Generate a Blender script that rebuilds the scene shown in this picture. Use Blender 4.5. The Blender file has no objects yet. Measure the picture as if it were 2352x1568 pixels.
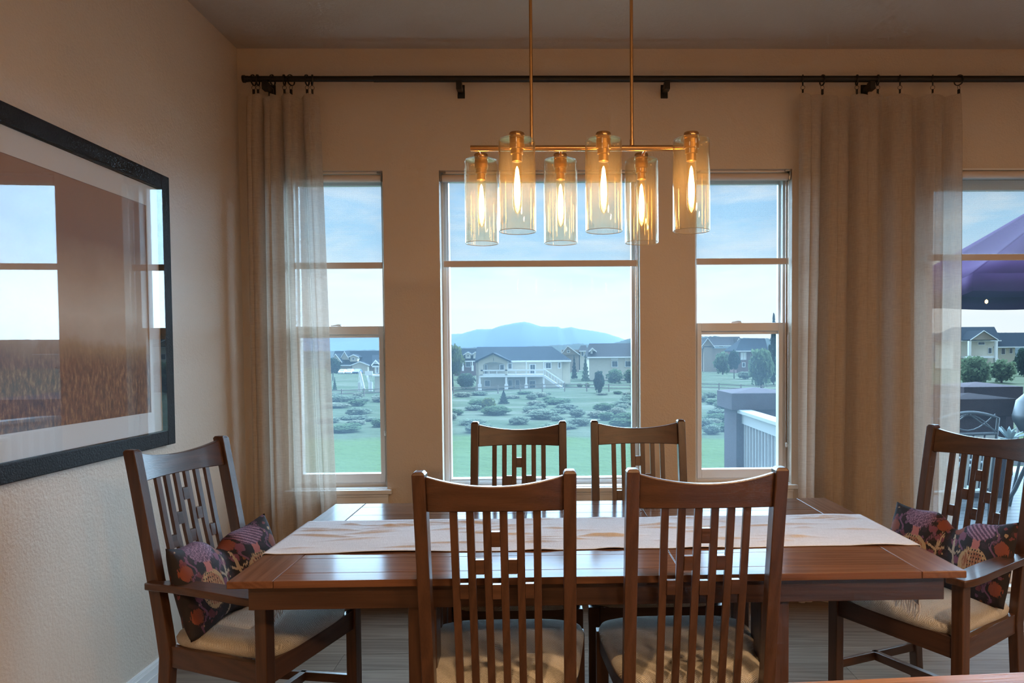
import bpy, math, random
from mathutils import Vector, Matrix
R = math.radians
SC = bpy.context.scene
COL = SC.collection

# ------------------------------------------------------------------ camera
F_PX, YAW, PITCH, ROLL = 1660.0, -0.020, -0.0335, -0.0075
PPX, PPY = 1176 + 119.2, 784 + 82.0
CAM = Vector((0, 0, 1.402))
_fwd = Vector((-math.sin(YAW)*math.cos(PITCH), math.cos(YAW)*math.cos(PITCH), math.sin(PITCH)))
_r0 = Vector((math.cos(YAW), math.sin(YAW), 0)); _u0 = _r0.cross(_fwd)
_r = math.cos(ROLL)*_r0 + math.sin(ROLL)*_u0
_u = -math.sin(ROLL)*_r0 + math.cos(ROLL)*_u0
cd = bpy.data.cameras.new('camera'); cam = bpy.data.objects.new('camera', cd); COL.objects.link(cam)
cd.sensor_width = 36; cd.lens = 36*F_PX/2352; cd.clip_start = .05; cd.clip_end = 20000
cd.shift_x = -119.2/2352; cd.shift_y = 82.0/2352
cam.matrix_world = Matrix(((_r.x, _u.x, -_fwd.x, CAM.x), (_r.y, _u.y, -_fwd.y, CAM.y), (_r.z, _u.z, -_fwd.z, CAM.z), (0, 0, 0, 1)))
SC.camera = cam
def ray(x, y): return _fwd + _r*((x-PPX)/F_PX) - _u*((y-PPY)/F_PX)
def onY(x, y, Y): d = ray(x, y); return CAM + d*(Y/d.y)
def onZ(x, y, Z): d = ray(x, y); return CAM + d*((Z-CAM.z)/d.z)

# ------------------------------------------------------------------ node helper
class NT:
    def __init__(s, tree): s.t = tree; s.n = tree.nodes; s.l = tree.links
    def __call__(s, typ, props=None, **inp):
        nd = s.n.new(typ)
        for k, v in (props or {}).items(): setattr(nd, k, v)
        for k, v in inp.items():
            key = int(k[1:]) if k[0] == 'i' and k[1:].isdigit() else k.replace('_', ' ')
            sock = nd.inputs[key]
            if isinstance(v, bpy.types.NodeSocket): s.l.new(v, sock)
            else: sock.default_value = v
        return nd
    def math(s, op, a, b=0.0, c=None, clamp=False):
        nd = s.n.new('ShaderNodeMath'); nd.operation = op; nd.use_clamp = clamp
        for i, v in enumerate((a, b) if c is None else (a, b, c)):
            if isinstance(v, bpy.types.NodeSocket): s.l.new(v, nd.inputs[i])
            else: nd.inputs[i].default_value = v
        return nd.outputs[0]
    def ramp(s, fac, stops, interp='LINEAR'):
        nd = s.n.new('ShaderNodeValToRGB'); nd.color_ramp.interpolation = interp
        el = nd.color_ramp.elements
        while len(el) < len(stops): el.new(.5)
        for e, (p, c) in zip(el, stops): e.position = p; e.color = (*c, 1) if len(c) == 3 else c
        s.l.new(fac, nd.inputs[0]); return nd.outputs[0]
    def mix(s, fac, a, b, typ='MIX'):
        nd = s.n.new('ShaderNodeMix'); nd.data_type = 'RGBA'; nd.blend_type = typ
        for i, v in ((0, fac), (6, a), (7, b)):
            if isinstance(v, bpy.types.NodeSocket): s.l.new(v, nd.inputs[i])
            else: nd.inputs[i].default_value = v if i == 0 else (*v, 1)
        return nd.outputs[2]
    def vec(s, v, scale=(1, 1, 1), loc=(0, 0, 0), rot=(0, 0, 0)):
        nd = s.n.new('ShaderNodeMapping'); s.l.new(v, nd.inputs[0])
        nd.inputs[1].default_value = loc; nd.inputs[2].default_value = rot; nd.inputs[3].default_value = scale
        return nd.outputs[0]
    def noise(s, v, scale, detail=3, rough=.5, dist=0):
        return s('ShaderNodeTexNoise', Vector=v, Scale=scale, Detail=detail, Roughness=rough, Distortion=dist).outputs[0]

# ------------------------------------------------------------------ world (evening sky) and sun
wd = bpy.data.worlds.new('evening_sky'); SC.world = wd; wd.use_nodes = True
n = NT(wd.node_tree); n.n.clear()
tc = n('ShaderNodeTexCoord').outputs['Generated']
sep = n('ShaderNodeSeparateXYZ', Vector=tc)
zz = sep.outputs[2]
grad = n.ramp(n.math('MULTIPLY', zz, 1.0), [(0.0, (.97, .985, .985)), (.085, (.90, .96, 1.0)), (.15, (.55, .80, 1.0)), (.28, (.36, .64, .96)), (1.0, (.22, .46, .88))])
cl1 = n.noise(n.vec(tc, (1.6, 1.6, 9), (1.3, .2, 0), (0, .12, 0)), 3.2, 6, .55, .6)
cl2 = n.noise(n.vec(tc, (3, 3, 14), (5, 2, 0), (.0, -.08, 0)), 3.0, 5, .6, .3)
cf = n.ramp(n.math('ADD', n.math('MULTIPLY', cl1, .65), n.math('MULTIPLY', cl2, .35)), [(.43, (0, 0, 0)), (.58, (1, 1, 1))])
sky = n.mix(n.math('MULTIPLY', cf, .75), grad, (1.0, 1.0, .99))
low = n.math('LESS_THAN', zz, -.002)
sky = n.mix(low, sky, (.16, .18, .15))
bg = n('ShaderNodeBackground', Color=sky, Strength=.62)
n('ShaderNodeOutputWorld', Surface=bg.outputs[0])

sd = bpy.data.lights.new('evening_sun', 'SUN'); sd.energy = 27.0; sd.angle = R(150); sd.color = (.50, .75, 1.0)
sun = bpy.data.objects.new('evening_sun', sd); COL.objects.link(sun)
sun.rotation_euler = Vector((-.42, -.80, -.42)).to_track_quat('-Z', 'Y').to_euler()
sun.location = (6, 30, 20)

SC.view_settings.view_transform = 'Standard'; SC.view_settings.look = 'None'
SC.view_settings.exposure = 0.7; SC.view_settings.gamma = 1.0; SC.view_settings.use_curve_mapping = False
SC.cycles.max_bounces = 7; SC.cycles.diffuse_bounces = 3; SC.cycles.glossy_bounces = 3
SC.cycles.transmission_bounces = 6; SC.cycles.transparent_max_bounces = 22
SC.cycles.caustics_reflective = False; SC.cycles.caustics_refractive = False
SC.cycles.sample_clamp_indirect = 4.0; SC.cycles.use_denoising = True; SC.cycles.use_adaptive_sampling = True; SC.cycles.adaptive_threshold = .045; SC.cycles.adaptive_min_samples = 24

# ------------------------------------------------------------------ mesh builder
class MB:
    def __init__(s): s.v = []; s.f = []
    def add(s, vs, fs):
        o = len(s.v); s.v += [tuple(q) for q in vs]; s.f += [tuple(i+o for i in f) for f in fs]; return s
    def box(s, x0, x1, y0, y1, z0, z1):
        return s.add([(x0,y0,z0),(x1,y0,z0),(x1,y1,z0),(x0,y1,z0),(x0,y0,z1),(x1,y0,z1),(x1,y1,z1),(x0,y1,z1)],
                     [(0,3,2,1),(4,5,6,7),(0,1,5,4),(1,2,6,5),(2,3,7,6),(3,0,4,7)])
    def rings(s, rs, closed=True, caps=True):
        k = len(rs[0]); vs = [q for r in rs for q in r]; fs = []
        for i in range(len(rs)-1):
            for j in range(k if closed else k-1):
                j2 = (j+1) % k; fs.append((i*k+j, i*k+j2, (i+1)*k+j2, (i+1)*k+j))
        if caps and closed:
            fs.append(tuple(reversed(range(k)))); fs.append(tuple((len(rs)-1)*k+j for j in range(k)))
        return s.add(vs, fs)
    def tube(s, path, r, n=8, caps=True):
        path = [Vector(q) for q in path]; rs = []
        rad = r if isinstance(r, (list, tuple)) else [r]*len(path)
        ref = None
        for i, q in enumerate(path):
            t = (path[min(i+1, len(path)-1)] - path[max(i-1, 0)]).normalized()
            if ref is None: ref = t.orthogonal().normalized()
            a = (ref - t*ref.dot(t)).normalized(); ref = a; b = t.cross(a)
            rs.append([q + a*(rad[i]*math.cos(2*math.pi*j/n)) + b*(rad[i]*math.sin(2*math.pi*j/n)) for j in range(n)])
        return s.rings(rs, True, caps)
    def lathe(s, prof, n=24, c=(0, 0, 0), caps=True):
        return s.rings([[(c[0]+r*math.cos(2*math.pi*j/n), c[1]+r*math.sin(2*math.pi*j/n), c[2]+z) for j in range(n)] for r, z in prof], True, caps)
    def bar(s, p0, p1, w, h, up=(0, 0, 1)):
        p0 = Vector(p0); p1 = Vector(p1); t = (p1-p0).normalized(); up = Vector(up)
        a = t.cross(up).normalized(); b = a.cross(t).normalized()
        q = [(a*w/2 + b*h/2), (-a*w/2 + b*h/2), (-a*w/2 - b*h/2), (a*w/2 - b*h/2)]
        return s.rings([[p0+k for k in q], [p1+k for k in q]])
    def grid(s, fn, nu, nv):
        vs = [fn(i/nu, j/nv) for j in range(nv+1) for i in range(nu+1)]
        fs = [(j*(nu+1)+i, j*(nu+1)+i+1, (j+1)*(nu+1)+i+1, (j+1)*(nu+1)+i) for j in range(nv) for i in range(nu)]
        return s.add(vs, fs)
    def prism(s, poly, y0, y1):      # poly in (x,z), extruded along y
        k = len(poly)
        return s.add([(x, y0, z) for x, z in poly]+[(x, y1, z) for x, z in poly],
                     [tuple(range(k)), tuple(reversed(range(k, 2*k)))]+[(i, k+i, k+(i+1) % k, (i+1) % k) for i in range(k)])
    def frame(s, x0, x1, z0, z1, w, y0, y1, wb=None, wt=None):
        wb = w if wb is None else wb; wt = w if wt is None else wt
        return s.box(x0, x0+w, y0, y1, z0, z1).box(x1-w, x1, y0, y1, z0, z1).box(x0+w, x1-w, y0, y1, z0, z0+wb).box(x0+w, x1-w, y0, y1, z1-wt, z1)
    def mesh(s, name, smooth=False):
        me = bpy.data.meshes.new(name); me.from_pydata(s.v, [], s.f); me.validate()
        import bmesh
        bm = bmesh.new(); bm.from_mesh(me); bmesh.ops.recalc_face_normals(bm, faces=bm.faces); bm.to_mesh(me); bm.free()
        if smooth:
            me.polygons.foreach_set('use_smooth', [True]*len(me.polygons))
            me.set_sharp_from_angle(angle=R(40))
        return me
    def build(s, name, mat, parent=None, smooth=False, bevel=0, label=None, cat=None, group=None, kind=None, seg=2):
        o = obj(name, s.mesh(name, smooth), mat, parent)
        if bevel:
            m = o.modifiers.new('bevel', 'BEVEL'); m.width = bevel; m.segments = seg; m.limit_method = 'ANGLE'; m.angle_limit = R(50)
        tag(o, label, cat, group, kind)
        return o
def obj(name, me, mat, parent=None):
    o = bpy.data.objects.new(name, me); COL.objects.link(o)
    if mat and not me.materials: me.materials.append(mat)
    if parent: o.parent = parent
    return o
def tag(o, label=None, cat=None, group=None, kind=None):
    if label: o['label'] = label
    if cat: o['category'] = cat
    if group: o['group'] = group
    if kind: o['kind'] = kind
    return o
def thing(name, label, cat, loc=(0, 0, 0), rz=0, group=None, kind=None):
    o = bpy.data.objects.new(name, None); COL.objects.link(o); o.location = loc; o.rotation_euler = (0, 0, rz); o.empty_display_size = .1
    return tag(o, label, cat, group, kind)
def copy_tree(o, parent=None):
    c = o.copy(); COL.objects.link(c); c.parent = parent
    for ch in o.children: copy_tree(ch, c)
    return c

# ------------------------------------------------------------------ materials
def mat(name):
    m = bpy.data.materials.new(name); m.use_nodes = True; t = NT(m.node_tree); t.n.clear()
    t.out = t('ShaderNodeOutputMaterial'); return m, t
def finish(t, sh): t.l.new(sh, t.out.inputs[0])
def principled(t, **k):
    b = t('ShaderNodeBsdfPrincipled')
    for key, v in k.items():
        s = b.inputs[key.replace('_', ' ')]
        if isinstance(v, bpy.types.NodeSocket): t.l.new(v, s)
        else: s.default_value = (*v, 1) if isinstance(v, tuple) and len(v) == 3 else v
    return b
def simple(name, col, rough=.5, metal=0, noise=0, nscale=20, bump=0, bscale=200, spec=.5):
    m, t = mat(name); c = t('ShaderNodeTexCoord').outputs['Object']
    col_ = col
    if noise:
        nz = t.noise(c, nscale, 4)
        col_ = t.mix(nz, tuple(max(0, k*(1-noise)) for k in col), tuple(min(1, k*(1+noise)) for k in col))
    b = principled(t, Base_Color=col_, Roughness=rough, Metallic=metal, Specular_IOR_Level=spec)
    if bump:
        bp = t('ShaderNodeBump', Strength=bump, Distance=.01, Height=t.noise(c, bscale, 3)); t.l.new(bp.outputs[0], b.inputs['Normal'])
    finish(t, b.outputs[0]); return m

def schlick(t, f0):
    g = t('ShaderNodeNewGeometry')
    d = t('ShaderNodeVectorMath', props={'operation': 'DOT_PRODUCT'}, i0=g.outputs['Incoming'], i1=g.outputs['Normal']).outputs['Value']
    k = t.math('POWER', t.math('SUBTRACT', 1.0, t.math('ABSOLUTE', d), clamp=True), 5.0)
    return t.math('ADD', f0, t.math('MULTIPLY', k, 1-f0), clamp=True)
def wood(name, axis, dark, light, rough=.3, coat=.0, fine=60, rnd=.25, satin=0):
    m, t = mat(name); c = t('ShaderNodeTexCoord').outputs['Object']
    rn = t('ShaderNodeObjectInfo').outputs['Random']
    off = t('ShaderNodeCombineXYZ', X=t.math('MULTIPLY', rn, 7.0), Y=t.math('MULTIPLY', rn, 3.0), Z=t.math('MULTIPLY', rn, 5.0)).outputs[0]
    v = t('ShaderNodeVectorMath', props={'operation': 'ADD'}, i0=c, i1=off).outputs[0]
    k = [1, 1, 1]; k[axis] = .06
    s = t.vec(v, tuple(k))
    rings = t('ShaderNodeTexWave', props={'wave_type': 'BANDS', 'bands_direction': 'DIAGONAL'}, Vector=s, Scale=17.0, Distortion=9.0, Detail=2.0, Detail_Scale=1.1).outputs[1]
    k2 = [1, 1, 1]; k2[axis] = .025
    fin = t.noise(t.vec(v, tuple(k2)), fine*6, 3)
    big = t.noise(t.vec(v, tuple(k)), 9, 2)
    f = t.math('ADD', t.math('MULTIPLY', rings, .22), t.math('ADD', t.math('MULTIPLY', fin, .40), t.math('MULTIPLY', big, .38)))
    f = t.math('ADD', f, t.math('MULTIPLY', t.math('SUBTRACT', rn, .5), rnd))
    colr = t.ramp(f, [(.25, dark), (.75, light)])
    b = principled(t, Base_Color=colr, Roughness=t.math('ADD', t.math('MULTIPLY', fin, .14), rough-.07), Coat_Weight=coat, Coat_Roughness=.12, Specular_IOR_Level=0.0 if satin else .5)
    bp = t('ShaderNodeBump', Strength=.18, Distance=.002, Height=fin); t.l.new(bp.outputs[0], b.inputs['Normal'])
    sh = b.outputs[0]
    if satin:      # thin satin varnish over the stain
        gl = t('ShaderNodeBsdfGlossy', Roughness=t.math('ADD', t.math('MULTIPLY', fin, .10), rough-.05), Color=(.92, .96, 1, 1))
        sh = t('ShaderNodeMixShader', i0=t.math('MULTIPLY', schlick(t, .03), satin), i1=sh, i2=gl.outputs[0]).outputs[0]
    finish(t, sh); return m
WD, WL = (.044, .020, .0115), (.092, .043, .024)
M = {}
for i, a in enumerate('xyz'): M['wood_'+a] = wood('walnut_stained_wood_'+a, i, WD, WL, .34, .15)
M['table_x'] = wood('table_wood_long', 0, (.095, .043, .024), (.165, .076, .043), .15, 0.0, satin=.44)
M['table_y'] = wood('table_wood_cross', 1, (.105, .048, .027), (.18, .084, .048), .19, 0.0, satin=.40)
M['floor'] = wood('oak_floor_board', 0, (.12, .078, .055), (.21, .145, .105), .34, 0, 40, .35, satin=.16)
M['counter'] = wood('counter_wood', 0, (.13, .06, .025), (.27, .14, .06), .3, .2)

def wall_mat(name, col, rough, bump, scale):
    m, t = mat(name); g = t('ShaderNodeNewGeometry').outputs['Position']
    b = principled(t, Base_Color=t.mix(t.noise(g, 2.5, 3), tuple(k*.96 for k in col), tuple(min(1, k*1.04) for k in col)), Roughness=rough)
    h = t.math('ADD', t.noise(g, scale, 4, .55), t.math('MULTIPLY', t.noise(g, scale*.4, 2), .6))
    bp = t('ShaderNodeBump', Strength=bump, Distance=.004, Height=h); t.l.new(bp.outputs[0], b.inputs['Normal'])
    finish(t, b.outputs[0]); return m
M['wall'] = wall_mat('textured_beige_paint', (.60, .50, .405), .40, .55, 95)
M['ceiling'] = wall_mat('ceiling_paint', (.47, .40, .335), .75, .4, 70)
M['trim'] = simple('white_trim_paint', (.74, .72, .70), .35)
M['vinyl'] = simple('white_vinyl', (.72, .70, .68), .3)
M['iron'] = simple('dark_bronze_metal', (.016, .014, .013), .42, .3)
M['chrome'] = simple('bracket_metal', (.45, .45, .45), .25, 1)
M['brass'] = simple('brushed_brass', (.68, .40, .17), .24, 1, .1, 60)
M['roll'] = simple('shade_roll_cloth', (.62, .52, .45), .8)
M['black_frame'] = simple('charcoal_frame_wood', (.020, .020, .022), .5, 0, .35, 30, .25, 160, .10)
M['mat_board'] = simple('white_mat_board', (.74, .71, .68), .8)
M['white_paint'] = simple('counter_white', (.75, .74, .72), .5)

def pane_mat(name, haze, tint=(.94, .975, .98), refl=.9):
    m, t = mat(name)
    tr = t('ShaderNodeBsdfTransparent', Color=(*tint, 1))
    film = t('ShaderNodeBsdfTranslucent', Color=(.62, .83, 1.0, 1))
    gl = t('ShaderNodeBsdfGlossy', Roughness=.02, Color=(refl, refl, refl, 1))
    g = t('ShaderNodeNewGeometry').outputs['Position']
    dust = t.math('MULTIPLY', t.math('ADD', t.noise(g, 3.0, 4), .5), haze)
    a = t('ShaderNodeMixShader', i0=dust, i1=tr.outputs[0], i2=film.outputs[0])
    fr = t.math('MULTIPLY', schlick(t, .002), .6)
    b = t('ShaderNodeMixShader', i0=fr, i1=a.outputs[0], i2=gl.outputs[0])
    finish(t, b.outputs[0]); return m
M['pane'] = pane_mat('dusty_window_glass', .023)
M['pane_clear'] = pane_mat('clean_door_glass', .005)
def thin_glass(name, tint, f0=.04, spec=1.0, rough=.0, edge=0.0, film=0.0):
    m, t = mat(name)
    ed = t.math('POWER', schlick(t, .0), .45)
    tr = t('ShaderNodeBsdfTransparent', Color=t.mix(t.math('MULTIPLY', ed, edge), tint, tuple(k*k*.55 for k in tint))); gl = t('ShaderNodeBsdfGlossy', Roughness=rough, Color=(spec, spec, spec, 1))
    fr = schlick(t, f0); base = tr.outputs[0]
    if film:       # added warm translucent share, imitates the bulbs' golden glare on the glass
        base = t('ShaderNodeMixShader', i0=film, i1=base, i2=t('ShaderNodeBsdfTranslucent', Color=(1.0, .84, .58, 1)).outputs[0]).outputs[0]
    finish(t, t('ShaderNodeMixShader', i0=fr, i1=base, i2=gl.outputs[0]).outputs[0]); return m
M['shade_glass'] = thin_glass('amber_tinted_glass', (.985, .95, .875), .05, edge=.40, film=.03)
M['picture_glass'] = thin_glass('picture_glass', (.97, .97, .97), .04)
M['bulb_glass'] = thin_glass('bulb_glass', (1.0, .93, .78), .04)
def emit(name, col, s):
    m, t = mat(name); finish(t, t('ShaderNodeEmission', Color=(*col, 1), Strength=s).outputs[0]); return m
M['filament'] = emit('glowing_filament', (1.0, .58, .22), 38)
M['lamp_lens'] = emit('downlight_lens', (1.0, .70, .42), 6)
M['glass_edge'] = simple('polished_glass_edge', (.42, .36, .27), .15)
M['socket'] = simple('lamp_socket_brass', (.62, .36, .12), .35, .8)

def screen_cloth():
    m, t = mat('solar_screen_cloth'); g = t('ShaderNodeNewGeometry').outputs['Position']
    ln = t('ShaderNodeTexWave', props={'bands_direction': 'Z'}, Vector=g, Scale=55.0).outputs[1]
    ln2 = t('ShaderNodeTexWave', props={'bands_direction': 'X'}, Vector=g, Scale=70.0, Distortion=.6).outputs[1]
    tr = t('ShaderNodeBsdfTransparent', Color=(.93, .96, .98, 1))
    df = t('ShaderNodeBsdfDiffuse', Color=(.42, .37, .32, 1)); tl = t('ShaderNodeBsdfTranslucent', Color=(.20, .19, .18, 1))
    cl = t('ShaderNodeMixShader', i0=.45, i1=df.outputs[0], i2=tl.outputs[0])
    fac = t.math('ADD', .11, t.math('MULTIPLY', t.math('ADD', ln, ln2), .04))
    finish(t, t('ShaderNodeMixShader', i0=fac, i1=tr.outputs[0], i2=cl.outputs[0]).outputs[0]); return m
M['screen'] = screen_cloth()
def linen():
    m, t = mat('sheer_linen'); c = t('ShaderNodeTexCoord').outputs['Object']
    th = t.noise(t.vec(c, (26, 26, 620)), 1.0, 2, .6)
    tv = t.noise(t.vec(c, (700, 700, 16)), 1.0, 2, .6)
    slub = t.noise(t.vec(c, (16, 16, 420), (3, 1, 2)), 1.0, 2)
    w = t.math('ADD', t.math('MULTIPLY', th, .5), t.math('MULTIPLY', tv, .5))
    sl = t.ramp(slub, [(.64, (0, 0, 0)), (.78, (.8, .8, .8))])
    open_ = t.ramp(w, [(.38, (.10, .10, .10)), (.68, (.40, .40, .40))])
    open_ = t.math('MULTIPLY', open_, t.math('SUBTRACT', 1.0, sl))
    colr = t.mix(sl, (.54, .45, .37), (.33, .27, .22))
    df = t('ShaderNodeBsdfDiffuse', Color=colr); tl = t('ShaderNodeBsdfTranslucent', Color=t.mix(w, (.44, .36, .29), (.60, .50, .42)))
    cl = t('ShaderNodeMixShader', i0=.36, i1=df.outputs[0], i2=tl.outputs[0])
    tr = t('ShaderNodeBsdfTransparent', Color=(1, .99, .97, 1))
    finish(t, t('ShaderNodeMixShader', i0=open_, i1=cl.outputs[0], i2=tr.outputs[0]).outputs[0]); return m
M['linen'] = linen()
def herringbone():
    m, t = mat('cream_herringbone_cloth'); c = t('ShaderNodeTexCoord').outputs['Object']
    s = t('ShaderNodeSeparateXYZ', Vector=c)
    px = t.math('PINGPONG', s.outputs[0], .022)
    d = t.math('ADD', t.math('MULTIPLY', px, 1.0), t.math('ADD', s.outputs[1], s.outputs[2]))
    w = t.math('SINE', t.math('MULTIPLY', d, 900.0))
    nz = t.noise(c, 300, 3)
    f = t.math('ADD', t.math('MULTIPLY', w, .28), t.math('MULTIPLY', nz, .9))
    colr = t.ramp(f, [(.15, (.33, .295, .245)), (.75, (.58, .54, .47))])
    b = principled(t, Base_Color=colr, Roughness=.9, Specular_IOR_Level=.15, Sheen_Weight=.15)
    bp = t('ShaderNodeBump', Strength=.5, Distance=.003, Height=f); t.l.new(bp.outputs[0], b.inputs['Normal'])
    finish(t, b.outputs[0]); return m
M['seat'] = herringbone()
def runner_mat():
    m, t = mat('natural_linen_runner'); c = t('ShaderNodeTexCoord').outputs['Object']
    w = t.noise(t.vec(c, (40, 500, 500)), 1, 3); w2 = t.noise(t.vec(c, (500, 60, 60)), 1, 3)
    f = t.math('ADD', t.math('MULTIPLY', w, .5), t.math('MULTIPLY', w2, .5))
    b = principled(t, Base_Color=t.ramp(f, [(.3, (.50, .485, .50)), (.7, (.68, .665, .685))]), Roughness=.9, Specular_IOR_Level=.1)
    bp = t('ShaderNodeBump', Strength=.4, Distance=.003, Height=f); t.l.new(bp.outputs[0], b.inputs['Normal'])
    finish(t, b.outputs[0]); return m
M['runner'] = runner_mat()

def art_mat():
    m, t = mat('misty_field_print'); g = t('ShaderNodeNewGeometry').outputs['Position']
    s = t('ShaderNodeSeparateXYZ', Vector=g); y = s.outputs[1]; z = s.outputs[2]
    h = t.math('DIVIDE', t.math('SUBTRACT', z, 1.15), .90)
    wob = t.noise(t.vec(g, (1, 2.2, 3)), 2.0, 5, .6)
    h2 = t.math('ADD', h, t.math('MULTIPLY', t.math('SUBTRACT', wob, .5), .16))
    sky_ = t.ramp(h2, [(0.0, (.13, .045, .02)), (.12, (.15, .055, .022)), (.24, (.24, .10, .035)), (.31, (.42, .24, .11)), (.36, (.52, .36, .25)), (.46, (.66, .50, .37)), (.62, (.50, .33, .22)), (.78, (.30, .165, .115)), (1.0, (.36, .20, .13))])
    gr = t.noise(t.vec(g, (1, 26, 9), (0, 0, 0), (.62, 0, 0)), 3.0, 5, .7)
    grs = t.ramp(gr, [(.35, (.06, .02, .008)), (.52, (.22, .08, .028)), (.70, (.52, .26, .10))])
    edge = t.math('ADD', h, t.math('MULTIPLY', t.math('SUBTRACT', t.noise(t.vec(g, (1, 14, 2)), 2.0, 4), .5), .10))
    mask = t.ramp(edge, [(.20, (1, 1, 1)), (.34, (0, 0, 0))])
    c = t.mix(t.math('MULTIPLY', mask, .8), sky_, grs)
    b = principled(t, Base_Color=c, Roughness=.7)
    finish(t, b.outputs[0]); return m
M['art'] = art_mat()

def pillow_mat():
    m, t = mat('dark_ikat_cloth'); c = t('ShaderNodeTexCoord').outputs['Object']
    jit = t.noise(t.vec(c, (260, 260, 40)), 1.0, 3)
    s = t('ShaderNodeSeparateXYZ', Vector=c)
    x = t.math('ADD', s.outputs[0], t.math('MULTIPLY', t.math('SUBTRACT', jit, .5), .026)); z = t.math('ADD', s.outputs[2], t.math('MULTIPLY', t.math('SUBTRACT', jit, .5), .030))
    ax = t.math('ABSOLUTE', x)
    def ell(cx, cz, rx, rz, use=None):
        X = t.math('DIVIDE', t.math('SUBTRACT', ax if use is None else use, cx), rx); Z = t.math('DIVIDE', t.math('SUBTRACT', z, cz), rz)
        return t.math('ADD', t.math('MULTIPLY', X, X), t.math('MULTIPLY', Z, Z))
    def inside(d, th=1.0): return t.math('LESS_THAN', d, th)
    base = (.022, .018, .020)
    col_ = t.mix(inside(t.noise(t.vec(c, (26, 26, 26)), 1.0, 2), .40), base, (.035, .022, .026))
    blob = t.noise(t.vec(c, (30, 30, 24), (4, 1, 9)), 1.0, 2)
    col_ = t.mix(t.math('GREATER_THAN', blob, .64), col_, (.12, .036, .045))
    vo = t('ShaderNodeTexVoronoi', Vector=t.vec(c, (38, 38, 34), (2, 5, 1)), Scale=1.0, Randomness=.8)
    rc = t('ShaderNodeSeparateColor', Color=vo.outputs[1])
    mot = t.ramp(rc.outputs[0], [(0.0, (.15, .045, .05)), (.35, (.13, .06, .10)), (.6, (.30, .20, .12)), (.8, (.20, .075, .035))], 'CONSTANT')
    col_ = t.mix(t.math('MULTIPLY', t.math('LESS_THAN', t.math('ADD', vo.outputs[0], t.math('MULTIPLY', jit, .35)), .42), t.math('GREATER_THAN', rc.outputs[1], .35)), col_, mot)
    wav = t.math('ABSOLUTE', t.math('SUBTRACT', ax, t.math('ADD', .062, t.math('MULTIPLY', t.math('SINE', t.math('MULTIPLY', z, 85.0)), .012))))
    col_ = t.mix(t.math('MULTIPLY', t.math('LESS_THAN', wav, .0042), t.math('GREATER_THAN', z, .02)), col_, (.15, .065, .11))
    wav2 = t.math('ABSOLUTE', t.math('SUBTRACT', ax, t.math('ADD', .188, t.math('MULTIPLY', t.math('SINE', t.math('MULTIPLY', z, 85.0)), .012))))
    col_ = t.mix(t.math('LESS_THAN', wav2, .0042), col_, (.15, .065, .11))
    for cx, cz in ((.215, .055), (.215, -.09), (.03, .10)):
        col_ = t.mix(inside(ell(cx, cz, .022, .026)), col_, (.19, .055, .035))
    for cx, cz in ((.205, .005), (.195, -.035), (.052, -.02), (.03, .045), (.06, .075)):
        d = ell(cx, cz, .016, .014); col_ = t.mix(inside(d), col_, (.16, .055, .085)); 
    st = t.math('ABSOLUTE', t.math('SUBTRACT', ax, t.math('ADD', .035, t.math('MULTIPLY', z, -.18))))
    col_ = t.mix(t.math('MULTIPLY', t.math('LESS_THAN', st, .0045), t.math('LESS_THAN', z, .07)), col_, (.36, .27, .19))
    br = t.math('ABSOLUTE', t.math('SUBTRACT', z, t.math('ADD', .0, t.math('MULTIPLY', t.math('ABSOLUTE', t.math('SUBTRACT', ax, .037)), .55))))
    col_ = t.mix(t.math('MULTIPLY', t.math('LESS_THAN', br, .005), t.math('LESS_THAN', t.math('ABSOLUTE', t.math('SUBTRACT', ax, .037)), .030)), col_, (.36, .27, .19))
    med = ell(.122, -.025, .058, .066)
    col_ = t.mix(inside(med), col_, (.36, .235, .125))
    col_ = t.mix(inside(med, .62), col_, (.24, .095, .05))
    strp = t.math('SINE', t.math('MULTIPLY', x, 620.0))
    col_ = t.mix(t.math('MULTIPLY', inside(med), t.math('GREATER_THAN', strp, .45)), col_, (.38, .25, .135))
    dots = t('ShaderNodeTexVoronoi', Vector=t.vec(c, (95, 60, 70)), Scale=1.0, Randomness=.25).outputs[0]
    col_ = t.mix(t.math('MULTIPLY', inside(med, .95), t.math('LESS_THAN', dots, .27)), col_, (.03, .02, .018))
    neck = t.math('MULTIPLY', t.math('LESS_THAN', t.math('ABSOLUTE', t.math('SUBTRACT', ax, .122)), .015), t.math('MULTIPLY', t.math('GREATER_THAN', z, .035), t.math('LESS_THAN', z, .075)))
    col_ = t.mix(neck, col_, (.36, .13, .12))
    fan = ell(.122, .112, .058, .042); fl = t.math('SINE', t.math('ADD', t.math('MULTIPLY', ax, 300.0), t.math('MULTIPLY', z, 420.0)))
    col_ = t.mix(inside(fan), col_, (.085, .045, .075)); col_ = t.mix(t.math('MULTIPLY', inside(fan), t.math('GREATER_THAN', fl, .2)), col_, (.27, .15, .21))
    sheen = t.noise(c, 420, 2)
    b = principled(t, Base_Color=col_, Roughness=.8, Specular_IOR_Level=.25)
    bp = t('ShaderNodeBump', Strength=.25, Distance=.002, Height=sheen); t.l.new(bp.outputs[0], b.inputs['Normal'])
    finish(t, b.outputs[0]); return m
M['pillow'] = pillow_mat()

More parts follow.
